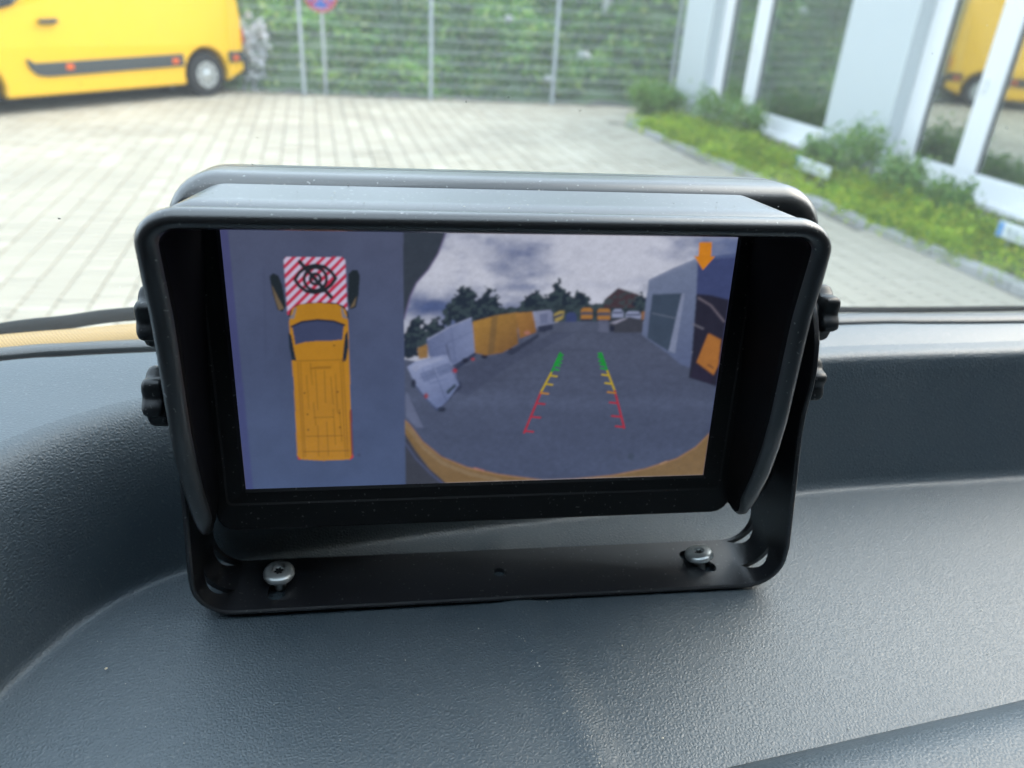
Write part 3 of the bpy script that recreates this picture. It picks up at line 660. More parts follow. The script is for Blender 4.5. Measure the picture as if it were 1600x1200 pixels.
# ---- sun hood: U path up one side, across the top and down the other
pathp = []
for y in np.linspace(-53, 45.5, 40): pathp.append((-85, y, -1, 0))
for k in range(1, 12): a = R(180-90*k/12); pathp.append((-75+10*math.cos(a), 45.5+10*math.sin(a), math.cos(a), math.sin(a)))
for x in np.linspace(-75, 75, 30): pathp.append((x, 55.5, 0, 1))
for k in range(1, 12): a = R(90-90*k/12); pathp.append((75+10*math.cos(a), 45.5+10*math.sin(a), math.cos(a), math.sin(a)))
for y in np.linspace(45.5, -53, 40): pathp.append((85, y, 1, 0))
def front(y): return float(np.interp(y, [-53, -50, -42, -31, -20, -10, 24, 40, 56], [9.5, 14, 18.5, 22.5, 25.2, 26.8, 29.2, 31.5, 33.5]))
sec = lambda Df: [(0, 0.9), (0, 0.5*Df), (0, Df-6.6), (-0.35, Df-6.2), (-0.35, Df-5.8), (0.25, Df-5.5), (0.7, Df-4.2), (0.7, Df-2.4), (0.1, Df-0.9), (-1.1, Df-0.1), (-2.7, Df), (-4.0, Df-0.6), (-4.8, Df-2.0), (-4.9, Df-4.0), (-3.4, Df-5.6), (-2.6, Df-7.0), (-2.5, 0.5*Df), (-2.5, 1.3)]
def hoodpt(x, y, d):
    y2 = y-max(0.0, (y-25)/31)*0.095*d; w0 = float(np.interp(y, [-53, 0, 38, 56], [89.0, 88.0, 85.0, 85.0])); x2 = x/85.0*(w0+(91.5-w0)*min(1.0, d/30)); return L(x2, y2, d)
rings = []
for x, y, nx_, ny_ in pathp:
    Df = front(y); tp = min(1.0, (y+53)/14+0.25)
    rings.append([hoodpt(x+nx_*o_*(tp if o_ < 0 else 1), y+ny_*o_, max(d_, 0.9)) for o_, d_ in sec(Df)])
hood = obj('sun_hood', Geo().loft(rings, True, True, True), M['hood'], mon, smooth=50)
hood.data.materials.append(M['matt'])
for k_, p_ in enumerate(hood.data.polygons):
    if k_ < 18*(len(rings)-1) and k_ % 18 >= 12: p_.material_index = 1

# ---- U bracket: strip of sheet metal, path in (x, z) with front and back edges in depth
bp = []
XL, XR_, RB = -97.0, 111.0, 13.0
for z in np.linspace(112, RB+1, 40): bp.append((XL, z, 1, 0))
for k in range(1, 10): a = R(180+90*k/10); bp.append((XL+RB+RB*math.cos(a), 1+RB+RB*math.sin(a), -math.cos(a), -math.sin(a)))
for x in np.linspace(XL+RB, XR_-RB, 50): bp.append((x, 1.0, 0, 1))
for k in range(1, 10): a = R(270+90*k/10); bp.append((XR_-RB+RB*math.cos(a), 1+RB+RB*math.sin(a), -math.cos(a), -math.sin(a)))
for z in np.linspace(RB+1, 112, 40): bp.append((XR_, z, -1, 0))
zf_ = [0, 14, 20, 45, 60, 70, 78, 86, 95, 104, 110, 112]
fr_ = [16.5, 17, 17, 10.5, 6.5, 5.2, 5.6, 4.8, 2.0, -4, -11, -15]
bk_ = [-9.5, -12, -15, -19, -22, -26, -31, -33, -33, -29, -22, -16]
rings = []
for x, z, nx_, nz_ in bp:
    fr2, bk2 = float(np.interp(z, zf_, fr_)), float(np.interp(z, zf_, bk_))
    th = 1.8; e = 0.5
    q = [(0, fr2-e), (e, fr2), (th-e, fr2), (th, fr2-e), (th, fr2*0.5+bk2*0.5), (th, bk2+e), (th-e, bk2), (e, bk2), (0, bk2+e), (0, fr2*0.5+bk2*0.5)]
    rings.append([((x+nx_*o_)/1000, -y_/1000, (z+nz_*o_)/1000) for o_, y_ in q])
brk = obj('bracket', Geo().loft(rings, True, True, True), M['bracket'], mon, smooth=40)
# screw slots and centre hole cut through the foot
def cut(target, geos):
    cs_ = []
    for g_ in geos:
        c_ = obj('cutter', g_, M['hole']); c_.parent = target.parent
        md = target.modifiers.new('cut', 'BOOLEAN'); md.object = c_; md.operation = 'DIFFERENCE'; md.solver = 'EXACT'; cs_.append(c_)
    bpy.context.view_layer.update()
    dg = bpy.context.evaluated_depsgraph_get()
    me = bpy.data.meshes.new_from_object(target.evaluated_get(dg)); target.modifiers.clear(); target.data = me
    me.polygons.foreach_set('use_smooth', [True]*len(me.polygons)); me.set_sharp_from_angle(angle=R(35))
    for c_ in cs_: bpy.data.objects.remove(c_)
def slot(x, dep, ln, wd, ang):
    out = []
    for k in range(24):
        a = 2*math.pi*k/24; s = 1 if math.cos(a) >= 0 else -1
        px_, py_ = wd/2*math.cos(a)+s*(ln-wd)/2, wd/2*math.sin(a)
        out.append((px_*math.cos(ang)-py_*math.sin(ang)+x, px_*math.sin(ang)+py_*math.cos(ang)-dep))
    return Geo().loft([[(a/1000, c/1000, -0.004) for a, c in out], [(a/1000, c/1000, 0.008) for a, c in out]], True, True, True)
def bend_slit(sx, dep):
    cx_m, cz_m = (XL+4.6, 5.6) if sx < 0 else (XR_-4.6, 5.6)
    tx, tz = sx*0.7071, 0.7071; nx2, nz2 = sx*0.7071, -0.7071            # along the bend, outwards through it
    prof2 = [(-6.6+13.2*k/14, 0.0) for k in range(15)]+[(6.6-13.2*k/14, 3.9*math.sin(math.pi*k/14)) for k in range(1, 14)]
    return Geo().loft([[((cx_m+tx*a_+nx2*e_)/1000, -(dep+q_)/1000, (cz_m+tz*a_+nz2*e_)/1000) for a_, q_ in prof2] for e_ in (-7, 7)], True, True, True)
cut(brk, [bend_slit(-1, -8.0), bend_slit(-1, 6.2), bend_slit(1, -8.0), bend_slit(1, 6.2), slot(7.3, 3.3, 4.4, 4.4, 0), slot(-71.5, 5.5, 13, 6.0, R(88)), slot(84, 2.5, 15, 6.0, R(-48))])
# knobs
def knob(x, z, dep, sx, rk=8.6, rot=0.0):
    n_ = 60; rings = []
    for rs, h in ((0.52, 0.0), (0.55, 1.2), (0.93, 1.4), (1.0, 2.0), (1.0, 5.6), (0.94, 6.8), (0.82, 7.4), (0.3, 7.5)):
        rg = []
        for k in range(n_):
            a = 2*math.pi*k/n_; lobe = 1+0.13*math.cos(6*(a+rot))*(1 if rs > 0.6 else 0)
            r_ = rk*rs*lobe
            rg.append(((x+sx*h)/1000, -(dep+r_*math.cos(a))/1000, (z+r_*math.sin(a))/1000))
        rings.append(rg)
    o_ = obj('adjustment_knob', Geo().loft(rings, True, True, True), M['knob'], mon, smooth=45)
    obj('washer', Geo().lathe([(0.0062, -0.0009), (0.0062, 0.0)], 24, Matrix.Translation((x/1000, -dep/1000, z/1000)) @ Matrix.Rotation(R(90*sx), 4, 'Y')), M['knob'], o_, smooth=30)
knob(XR_+1.2, BZ*1000+13.6, -11.5, 1, rot=0.2); knob(XR_+0.8, BZ*1000-10.4, -7.5, 1, rk=7.6, rot=0.5)
knob(XL-1.2, BZ*1000+12.6, -11.0, -1, rot=0.35); knob(XL-0.8, BZ*1000-10.6, -2.5, -1, rk=8.4, rot=0.1)
# screws
def screw(x, dep, h0, tilt, rotz):
    mt = Matrix.Translation((x/1000, -dep/1000, h0/1000)) @ Matrix.Rotation(rotz, 4, 'Z') @ Matrix.Rotation(tilt, 4, 'X')
    S = 0.001
    o_ = obj('screw', Geo().lathe([(2.0*S, -7*S), (2.0*S, 0.0), (5.0*S, 0.0), (5.4*S, 0.4*S), (5.4*S, 1.3*S), (5.1*S, 1.9*S), (4.3*S, 2.4*S), (2.7*S, 2.65*S), (2.1*S, 2.7*S), (1.9*S, 1.9*S), (0.01*S, 1.8*S)], 28, mt), M['zinc'], brk, smooth=40)
    rg = []
    for k in range(36):
        a = 2*math.pi*k/36; r_ = (1.35+0.34*math.cos(6*a))*S; rg.append((r_*math.cos(a), r_*math.sin(a)))
    g = Geo().loft([[(x_, y_, h_) for x_, y_ in rg] for h_ in (1.9*S, 2.02*S)], True, True, True)
    g.xform(lambda *p: mt @ Vector(p)); obj('recess_shade_disc', g, M['hole'], o_)  # dark star disc paints the shade inside the drive recess
screw(-71.2, 2.4, 5.6, R(6), 0.3); screw(84.4, 2.2, 4.8, R(-14), 0.8)

# ---- display: a fine sheet whose points carry the picture the monitor shows
def display():
    NX, NY = 540, 292
    # the picture is drawn in the units of a 1600 x 1200 grid laid over the sheet
    def solve(src, dst):
        A, b_ = [], []
        for (x, y), (u, v) in zip(src, dst):
            A.append([x, y, 1, 0, 0, 0, -u*x, -u*y]); b_.append(u); A.append([0, 0, 0, x, y, 1, -v*x, -v*y]); b_.append(v)
        return np.append(np.linalg.solve(np.array(A, float), np.array(b_, float)), 1).reshape(3, 3)
    Hm = solve([(0, 1), (1, 1), (1, 0), (0, 0)], [(340, 361), (1155, 371), (1102, 741.5), (383, 765)])
    SS = 2
    U, V = np.meshgrid((np.arange(NX*SS)+0.5)/(NX*SS), (np.arange(NY*SS)+0.5)/(NY*SS))
    den = Hm[2, 0]*U+Hm[2, 1]*V+1; X = (Hm[0, 0]*U+Hm[0, 1]*V+Hm[0, 2])/den; Y = (Hm[1, 0]*U+Hm[1, 1]*V+Hm[1, 2])/den
    img = np.zeros(X.shape+(3,))
    def vnoise(x, y, seed):
        r_ = np.random.default_rng(seed); T_ = r_.random((256, 256))
        xi, yi = np.floor(x).astype(int), np.floor(y).astype(int); fx, fy = x-xi, y-yi; fx = fx*fx*(3-2*fx); fy = fy*fy*(3-2*fy)
        g_ = lambda a, c: T_[a % 256, c % 256]
        return (g_(xi, yi)*(1-fx)+g_(xi+1, yi)*fx)*(1-fy)+(g_(xi, yi+1)*(1-fx)+g_(xi+1, yi+1)*fx)*fy
    def fbm(sx, sy, seed, oc=5, w_=(slice(None), slice(None))):
        s = 0; a = 0.5; tot = 0
        for o_ in range(oc): s = s+a*vnoise(X[w_]/sx*2**o_+7*o_, Y[w_]/sy*2**o_+3*o_, seed+o_); tot += a; a *= 0.55
        return s/tot
    def put(mask, col):
        r_ = np.flatnonzero(mask.any(1)); c_ = np.flatnonzero(mask.any(0))
        if not len(r_): return
        s_ = (slice(r_[0], r_[-1]+1), slice(c_[0], c_[-1]+1)); mk = np.clip(mask[s_], 0, 1)[..., None]
        img[s_] = img[s_]*(1-mk)+np.array(col)*mk
    Hi = np.linalg.inv(Hm)
    def window_of(pts, pad):
        xs_ = [p[0] for p in pts]; ys_ = [p[1] for p in pts]; uv = []
        for x in (min(xs_)-pad, max(xs_)+pad):
            for y in (min(ys_)-pad, max(ys_)+pad):
                q = Hi @ np.array([x, y, 1.0]); uv.append(q[:2]/q[2])
        uv = np.array(uv); c0, c1 = np.clip([uv[:, 0].min()*NX*SS-1, uv[:, 0].max()*NX*SS+2], 0, NX*SS).astype(int); r0, r1 = np.clip([uv[:, 1].min()*NY*SS-1, uv[:, 1].max()*NY*SS+2], 0, NY*SS).astype(int)
        return (slice(r0, r1), slice(c0, c1))
    def poly(pts, jit=0.0, seed=1):
        out = np.zeros(X.shape); w_ = window_of(pts, 2+jit*2); x, y = X[w_], Y[w_]
        if jit: x, y = x+(fbm(7, 7, seed, 3, w_)-.5)*jit*2, y+(fbm(7, 7, seed+50, 3, w_)-.5)*jit*2
        m_ = np.zeros(x.shape, bool); n_ = len(pts)
        for i in range(n_):
            (x0, y0), (x1, y1) = pts[i], pts[(i+1) % n_]
            if y0 == y1: continue
            m_ ^= ((y0 > y) != (y1 > y)) & (x < (x1-x0)*(y-y0)/(y1-y0)+x0)
        out[w_] = m_; return out
    def seg(a, c, w_):
        ax, ay = a; bx, by = c; dx, dy = bx-ax, by-ay
        out = np.zeros(X.shape); k = window_of((a, c), w_+2); x, y = X[k], Y[k]
        t_ = np.clip(((x-ax)*dx+(y-ay)*dy)/(dx*dx+dy*dy+1e-9), 0, 1)
        out[k] = np.clip(w_/2+0.5-np.hypot(x-ax-t_*dx, y-ay-t_*dy), 0, 1); return out
    def line(pts, w_):
        m_ = 0
        for a, c in zip(pts[:-1], pts[1:]): m_ = np.maximum(m_, seg(a, c, w_))
        return m_
    def ell(cx, cy, rx, ry):
        out = np.zeros(X.shape); k = window_of(((cx-rx, cy-ry), (cx+rx, cy+ry)), 2)
        out[k] = np.clip((1-np.hypot((X[k]-cx)/rx, (Y[k]-cy)/ry))*min(rx, ry)+0.5, 0, 1); return out
    def putg(mask, c0, c1, p0, p1):
        d_ = np.array(p1, float)-np.array(p0, float); t_ = np.clip(((X-p0[0])*d_[0]+(Y-p0[1])*d_[1])/(d_@d_), 0, 1)[..., None]
        mk = np.clip(mask, 0, 1)[..., None]; img[:] = img*(1-mk)+(np.array(c0)*(1-t_)+np.array(c1)*t_)*mk
    c8 = lambda *v: tuple((np.array(v)/255.0)**2.2)
    # --- left half: bird's eye view
    vv = np.clip((Y-361)/400, 0, 1)[..., None]
    img[:] = np.array(c8(84, 91, 116))*(1-vv)+np.array(c8(76, 91, 126))*vv
    img *= (0.90+0.2*fbm(60, 60, 3))[..., None]
    img *= (1-0.18*np.exp(-((X-480)/60)**2-((Y-520)/110)**2))[..., None]
    put(seg((410, 420), (414, 560), 4)*0.12, c8(50, 55, 80))
    lft = np.clip(1-(X-(340+(Y-361)*0.105))/13, 0, 1); put((lft > 0)*0.45, c8(62, 58, 122))
    for pts, tri in (([(419, 434), (425, 429), (433, 433), (439, 447), (445, 480), (440, 489), (432, 486), (424, 460)], [(422, 446), (442, 484), (434, 487), (428, 470)]),
                     ([(543, 430), (549, 424), (557, 424), (561, 433), (559, 462), (555, 482), (546, 485), (542, 470)], [(556, 464), (553, 480), (545, 484)])):
        put(poly(pts), c8(40, 48, 52)); put(poly(tri), c8(112, 98, 78))
    sq = poly([(441, 409), (445, 404), (533, 404), (538, 409), (542, 492), (448, 494)])
    stripe = ((X+Y*1.0) % 15.6) < 7.6
    put(sq, c8(206, 196, 224)); put(sq*stripe, c8(196, 50, 78))
    put(poly([(449, 497), (452, 487), (462, 478), (478, 475), (500, 474), (524, 475), (536, 480), (542, 488), (544, 500)]), c8(40, 48, 55))
    bodyp = [(450, 505), (455, 484), (468, 477), (495, 475), (526, 477), (539, 486), (543, 505), (545, 570), (548, 640), (551, 712), (546, 718), (505, 720), (468, 718), (464, 712), (458, 600), (454, 560)]
    put(poly(bodyp), c8(184, 130, 38)); put(poly([(546, 640), (549, 640), (552, 714), (549, 716)]), c8(120, 60, 60))
    put(poly([(449, 500), (456, 492), (458, 484), (462, 482), (458, 500)]), c8(130, 125, 130)); put(poly([(543, 500), (537, 492), (535, 484), (531, 482), (534, 498)]), c8(130, 125, 130))
    put(poly([(455, 511), (470, 504), (495, 501), (520, 503), (536, 509), (534, 532), (515, 534), (495, 534), (475, 536), (460, 540)]), c8(66, 74, 104))
    put(line([(454, 512), (470, 504.5), (495, 501.5), (520, 503.5), (537, 509.5)], 3), c8(38, 44, 58))
    for p in ([(449, 520), (454, 526), (458, 548), (462, 565), (455, 564), (451, 545)], [(542, 518), (543, 545), (540, 565), (534, 566), (536, 545), (538, 525)]): put(poly(p), c8(40, 50, 60))
    dk = c8(120, 82, 25)
    for p in ([(462, 565), (540, 563)], [(464, 567), (474, 716)], [(468, 567), (477, 714)], [(535, 566), (544, 714)], [(531, 566), (540, 714)], [(474, 706), (546, 704)], [(484, 569), (487, 602)], [(478, 588), (482, 640)],
              [(488, 575), (516, 574)], [(484, 577), (516, 576)], [(492, 580), (496, 640)], [(506, 580), (508, 630)], [(516, 590), (520, 632)], [(523, 585), (527, 645)], [(490, 653), (520, 652)], [(489, 630), (493, 665)], [(520, 640), (524, 695)], [(478, 682), (535, 681)], [(496, 665), (498, 712)], [(510, 660), (513, 712)], [(530, 640), (534, 690)]):
        put(line(p, 1.3)*0.75, dk)
    for p in ((521, 541), (475, 615), (527, 613), (481, 672), (531, 668), (480, 648), (530, 646)): put(ell(p[0], p[1], 1.3, 1.3), c8(70, 50, 30))
    bk = c8(40, 45, 48)
    lens = [(459, 439), (466, 428), (478, 419), (491, 416.5), (505, 419), (516, 427), (523, 437), (516, 447), (505, 456), (491, 459.5), (477, 457), (466, 449), (459, 439)]
    put(line(lens, 5.4), bk); ring = lambda r_, w_: np.clip(w_/2+0.5-np.abs(np.hypot(X-491, Y-438)-r_), 0, 1)
    put(ring(17.5, 5), bk); put(ring(8, 5), bk); put(ell(491, 438, 3.2, 3.2), bk); put(seg((466, 411), (516, 466), 6), bk)
    put(poly([(464, 712), (470, 718), (466, 718)]), c8(190, 60, 50)); put(poly([(551, 708), (552, 715), (546, 719)]), c8(190, 60, 60)); put(ell(561, 711, 3, 3)*0.5, c8(60, 62, 90))
    # --- right half: rear camera picture
    right = (X > 628+(Y-366)*0.0155).astype(float)
    cl_ = np.clip((fbm(90, 40, 11, 6)-0.36)*4.0, 0, 1)
    band = np.clip(0.5+0.5*np.sin((X-700)/95.0+(Y-380)/45.0), 0, 1); cl_ = np.clip(0.6*cl_+0.4*cl_*band, 0, 1)
    dark_cl = np.maximum(np.exp(-((X-800)/68)**2-((Y-405)/30)**2), np.maximum(0.9*np.exp(-((X-665)/55)**2-((Y-478)/22)**2), 0.55*np.exp(-((X-930)/45)**2-((Y-447)/9)**2)))
    cl_ = np.clip(0.25+0.9*cl_, 0, 1)*(1-0.85*np.clip(dark_cl*(0.5+fbm(26, 15, 17, 4)), 0, 1))
    brt = np.exp(-((X-960)/150)**2-((Y-410)/50)**2)+0.9*np.exp(-((X-720)/70)**2-((Y-420)/28)**2)+0.8*np.exp(-((X-860)/160)**2-((Y-465)/16)**2)
    cl_ = np.clip(cl_*0.75+0.45*np.clip(brt, 0, 1)*(0.6+0.6*fbm(40, 20, 19, 4))-0.05, 0, 1)
    cl_ = np.clip(cl_*1.25-0.06, 0, 1); cl_ = 0.35*cl_+0.65*cl_*cl_*(3-2*cl_)
    skyc = np.array(c8(84, 100, 144))*(1-cl_[..., None])+np.array(c8(212, 216, 232))*cl_[..., None]
    img[:] = img*(1-right[..., None])+skyc*right[..., None]
    tree = c8(38, 50, 58); tn = fbm(6, 5, 71, 3)
    def trees(cx, top, wd, base_, sd): put(right*poly([(cx-wd, base_), (cx-wd*0.85, top+(base_-top)*0.55), (cx-wd*0.35, top+(base_-top)*0.18), (cx, top), (cx+wd*0.4, top+(base_-top)*0.2), (cx+wd*0.8, top+(base_-top)*0.5), (cx+wd, base_)], 11, sd), c8(30, 42, 48))
    def leafy(x0, x1, y0, y1):
        k = window_of(((x0, y0), (x1, y1)), 0); dk_ = (img[k].sum(-1) < 0.13)[..., None]*(tn[k] > 0.52)[..., None]*(X[k] > 634)[..., None]
        img[k] = img[k]*(1-0.75*dk_)+np.array(c8(64, 80, 80))*0.75*dk_
    trees(652, 494, 22, 545, 21); trees(678, 496, 18, 530, 22); trees(728, 449, 36, 506, 23); trees(760, 448, 22, 500, 24); trees(838, 456, 30, 494, 25); trees(874, 440, 28, 494, 26); trees(905, 455, 22, 494, 27); trees(640, 520, 16, 560, 28)
    put(poly([(770, 482), (1015, 472), (1015, 505), (770, 505)], 4, 30), c8(44, 56, 56))
    put(poly([(944, 470), (966, 451), (996, 460), (1012, 468), (1012, 482), (944, 482)]), c8(72, 54, 52)); trees(1004, 458, 16, 486, 31)
    leafy(632, 1015, 436, 540)
    gmask = poly([(620, 560), (700, 575), (760, 540), (830, 514), (880, 503), (950, 503), (1005, 520), (1060, 550), (1100, 560), (1180, 560), (1180, 780), (620, 780)])*right
    gt = np.clip((Y-505)/240, 0, 1)[..., None]
    gcol = np.array(c8(84, 91, 110))*(1-gt)+np.array(c8(72, 82, 108))*gt
    gcol = gcol*(0.84+0.32*fbm(5, 3, 41, 3))[..., None]*(0.86+0.28*fbm(60, 22, 45, 4))[..., None]*(1+0.16*np.exp(-((Y-628-(X-880)*0.01)/10)**2))[..., None]  # last factor: pale stripe, a glass reflection painted into the ground
    for yy, xx0, xx1 in ((520, 800, 1040), (548, 740, 1060), (590, 700, 1080)): gcol = gcol*(1-0.10*np.exp(-((Y-yy-((X-900)/60)**2*1.2)/1.6)**2))[..., None]
    img[:] = img*(1-gmask[..., None])+gcol*gmask[..., None]
    put(poly([(690, 600), (720, 575), (800, 548), (870, 520), (900, 520), (800, 570), (730, 620)])*0.25, c8(40, 46, 70))
    # parked trucks and vans
    put(poly([(652, 545), (668, 538), (668, 560), (654, 562)]), c8(150, 115, 60))
    putg(poly([(666, 531), (700, 512), (736, 497), (744, 550), (708, 572), (700, 560), (670, 558)]), c8(96, 108, 146), c8(134, 146, 184), (668, 560), (742, 510)); put(poly([(708, 572), (744, 550), (744, 556), (712, 580)]), c8(50, 58, 80))
    put(line([(697, 540), (708, 585)], 1.6), c8(60, 66, 84)); put(line([(668, 532), (700, 513), (736, 498)], 1.6), c8(160, 168, 198)); put(line([(704, 513), (712, 566)], 1), c8(88, 100, 138)); put(line([(676, 548), (740, 518)], 0.8), c8(92, 104, 142))
    put(poly([(672, 558), (706, 572), (700, 576), (676, 566)]), c8(58, 64, 84)); put(ell(727, 564, 5, 4), c8(34, 38, 52)); put(ell(757, 558, 5, 3.4), c8(36, 38, 48)); put(ell(800, 548, 5, 3.4), c8(36, 38, 48)); put(ell(850, 517, 3.6, 3), c8(34, 38, 50))
    putg(poly([(738, 504), (775, 494), (808, 489), (810, 538), (785, 552), (760, 556), (742, 552)]), c8(176, 132, 52), c8(128, 92, 40), (745, 500), (790, 556)); put(poly([(768, 497), (778, 494), (772, 552), (762, 555)])*0.6, c8(110, 88, 48))
    putg(poly([(806, 490), (834, 488), (838, 520), (812, 530)]), c8(168, 122, 52), c8(140, 96, 40), (806, 490), (836, 525)); put(ell(824, 521, 5, 3), c8(180, 120, 100)); put(poly([(790, 552), (842, 522), (842, 528), (800, 556)]), c8(52, 58, 74))
    putg(poly([(832, 488), (860, 485), (864, 490), (864, 512), (846, 518), (838, 514)]), c8(150, 156, 184), c8(118, 126, 158), (834, 488), (862, 515)); put(poly([(843, 492), (856, 490), (856, 506), (845, 508)]), c8(112, 120, 150)); put(poly([(840, 511), (864, 507), (864, 516), (842, 520)]), c8(48, 54, 72))
    put(poly([(865, 492), (874, 487), (882, 487), (880, 499), (868, 505)]), c8(170, 150, 80)); put(poly([(866, 495), (880, 490), (879, 494), (867, 499)]), c8(60, 66, 84))
    put(poly([(884, 494), (889, 489), (898, 489), (902, 495), (901, 504), (884, 504)]), c8(58, 70, 112))
    for cx, cw, cy in ((917, 9, 482), (944, 10, 483)):
        put(poly([(cx-cw, cy+3), (cx-cw+3, cy), (cx+cw-3, cy), (cx+cw, cy+3), (cx+cw, cy+19), (cx-cw, cy+19)]), c8(176, 122, 48)); put(poly([(cx-cw+1, cy+6), (cx+cw-1, cy+6), (cx+cw, cy+11), (cx-cw, cy+11)]), c8(80, 80, 90)); put(poly([(cx-cw, cy+17), (cx+cw, cy+17), (cx+cw, cy+20), (cx-cw, cy+20)]), c8(40, 46, 60))
    for cx, cw, cy in ((966, 9, 484), (990, 12, 487)):
        put(poly([(cx-cw, cy+4), (cx-cw+4, cy), (cx+cw-4, cy), (cx+cw, cy+5), (cx+cw, cy+13), (cx-cw, cy+13)]), c8(150, 158, 190)); put(poly([(cx-cw+1, cy+4), (cx+cw-2, cy+4), (cx+cw-1, cy+7), (cx-cw+1, cy+7)]), c8(70, 78, 100))
    put(poly([(952, 510), (957, 500), (985, 496), (1006, 500), (1006, 520), (960, 520)]), c8(64, 66, 72)); put(poly([(953, 505), (975, 498), (982, 498), (962, 507)]), c8(150, 150, 170)); put(ell(957, 514, 4, 5), c8(34, 38, 50))
    put(poly([(936, 500), (951, 500), (951, 521), (936, 519)])*0.35, c8(120, 124, 150))
    put(poly([(1003, 488), (1010, 487), (1008, 500), (1003, 500)]), c8(150, 105, 60))
    # building on the right of the camera picture
    putg(poly([(1014, 438), (1050, 421), (1091, 404), (1090, 480), (1080, 575), (1066, 570), (1044, 552), (1004, 524)]), c8(118, 130, 158), c8(92, 104, 138), (1030, 430), (1075, 570)); put(poly([(1014, 438), (1050, 421), (1091, 404), (1090, 409), (1016, 441)]), c8(128, 138, 166))
    put(poly([(1020, 461), (1066, 459), (1046, 549), (1012, 528)]), c8(62, 76, 92)); put(line([(1020, 490), (1062, 499)], 1.2)*0.6, c8(140, 148, 170)); put(poly([(1066, 459), (1071, 459), (1056, 552), (1046, 549)]), c8(134, 144, 172))
    put(poly([(1091, 404), (1175, 394), (1165, 474), (1089, 460)]), c8(62, 72, 114)); put(poly([(1100, 360), (1175, 360), (1165, 402), (1091, 408)])*0.5, c8(96, 112, 154))
    put(poly([(1089, 460), (1112, 462), (1160, 474), (1150, 612), (1078, 590), (1082, 560)]), c8(34, 30, 38)); put(line([(1092, 466), (1112, 478), (1133, 503)], 2), c8(130, 120, 130)); put(line([(1084, 507), (1100, 514)], 2), c8(120, 118, 130))
    put(poly([(1108, 521), (1128, 531), (1124, 570), (1117, 586), (1090, 566)]), c8(176, 112, 34)); put(line([(1108, 570), (1116, 575)], 1.6), c8(60, 40, 30))
    put(poly([(1088, 570), (1117, 588), (1112, 600), (1080, 590)]), c8(38, 30, 44))
    # near white van, lower left
    put(poly([(641, 585), (683, 644), (722, 605), (720, 596)], 3, 61)*0.7, c8(32, 38, 58))
    putg(poly([(636, 574), (648, 566), (690, 556), (699, 556), (712, 584), (717, 602), (700, 626), (684, 641), (664, 622), (650, 604)]), c8(150, 162, 200), c8(104, 118, 160), (650, 565), (690, 640)); put(poly([(697, 612), (711, 600), (713, 604), (700, 617)]), c8(52, 66, 78))
    put(poly([(640, 575), (650, 568), (688, 559), (696, 561), (660, 574), (648, 582)]), c8(160, 170, 204)); put(line([(676, 574), (698, 628)], 1.2), c8(84, 96, 132)); put(line([(655, 592), (712, 574)], 1), c8(100, 112, 148))
    put(poly([(655, 584), (676, 577), (682, 590), (662, 598)])*0.5, c8(84, 98, 136)); put(poly([(680, 575), (702, 567), (708, 580), (686, 589)])*0.5, c8(84, 98, 136)); put(ell(646, 600, 4, 7), c8(40, 46, 60)); put(ell(690, 640, 7, 4), c8(36, 42, 56))
    put(line([(660, 578), (672, 600), (700, 592)], 1), c8(96, 110, 150)); put(line([(650, 604), (664, 622), (684, 641)], 2.4), c8(70, 82, 116)); put(ell(666, 619, 3, 4), c8(150, 60, 60)); put(ell(710, 580, 4, 3.4), c8(170, 50, 56)); put(ell(739, 562, 2.6, 2.2), c8(170, 60, 60)); put(line([(704, 572), (718, 602)], 1.6), c8(80, 92, 124))
    # edges of the own vehicle: dark top left corner, yellow bumper arc
    put(poly([(620, 350), (697, 350), (693, 374), (684, 398), (668, 424), (650, 444), (640, 466), (632, 500), (620, 500)])*right, c8(54, 62, 68)); put(line([(697, 362), (693, 374), (684, 398), (668, 424), (650, 444), (640, 466), (631, 500)], 2)*right, c8(118, 108, 150))
    put(poly([(634, 610), (648, 640), (662, 668), (650, 668), (634, 650)])*right, c8(104, 112, 140))
    arc = [(630, 655), (640, 664), (660, 690), (690, 714), (730, 730), (780, 741), (850, 750), (900, 748), (960, 742), (1010, 732), (1060, 716), (1090, 698), (1112, 676)]
    put(poly(arc+[(1130, 800), (630, 800)])*right, c8(132, 104, 56)); put(line(arc, 2.2)*right, c8(160, 120, 76)); put(line([(x+2, y+9) for x, y in arc[:6]], 6)*right*0.35, c8(160, 140, 110))
    put(poly([(632, 676), (650, 704), (672, 732), (700, 756), (700, 780), (632, 780)])*right, c8(58, 60, 66)); put(line([(632, 690), (650, 716), (676, 742), (694, 756)], 2)*right, c8(84, 92, 130))
    put(line([(742, 731), (757, 735)], 2), c8(190, 130, 110)); put(line([(1034, 724), (1044, 720)], 2), c8(190, 150, 110)); put(ell(988, 712, 5, 5)*0.6, c8(52, 64, 76))
    # the picture comes through a small wide lens: soften it before the overlay graphics go on
    soft = img.copy()
    for _ in range(5):
        for ax_ in (0, 1): soft = 0.4*soft+0.3*np.roll(soft, 1, ax_)+0.3*np.roll(soft, -1, ax_)
    img[:] = img*(1-right[..., None])+(0.15*img+0.85*soft)*right[..., None]
    img[:] = img*(1-0.10*right[..., None])+np.array(c8(96, 104, 136))*0.10*right[..., None]  # even pale blue mixed in: reflection haze of the glass, painted on
    # guide lines
    gr_, ye, rd = c8(36, 150, 60), c8(190, 164, 34), c8(176, 46, 62)
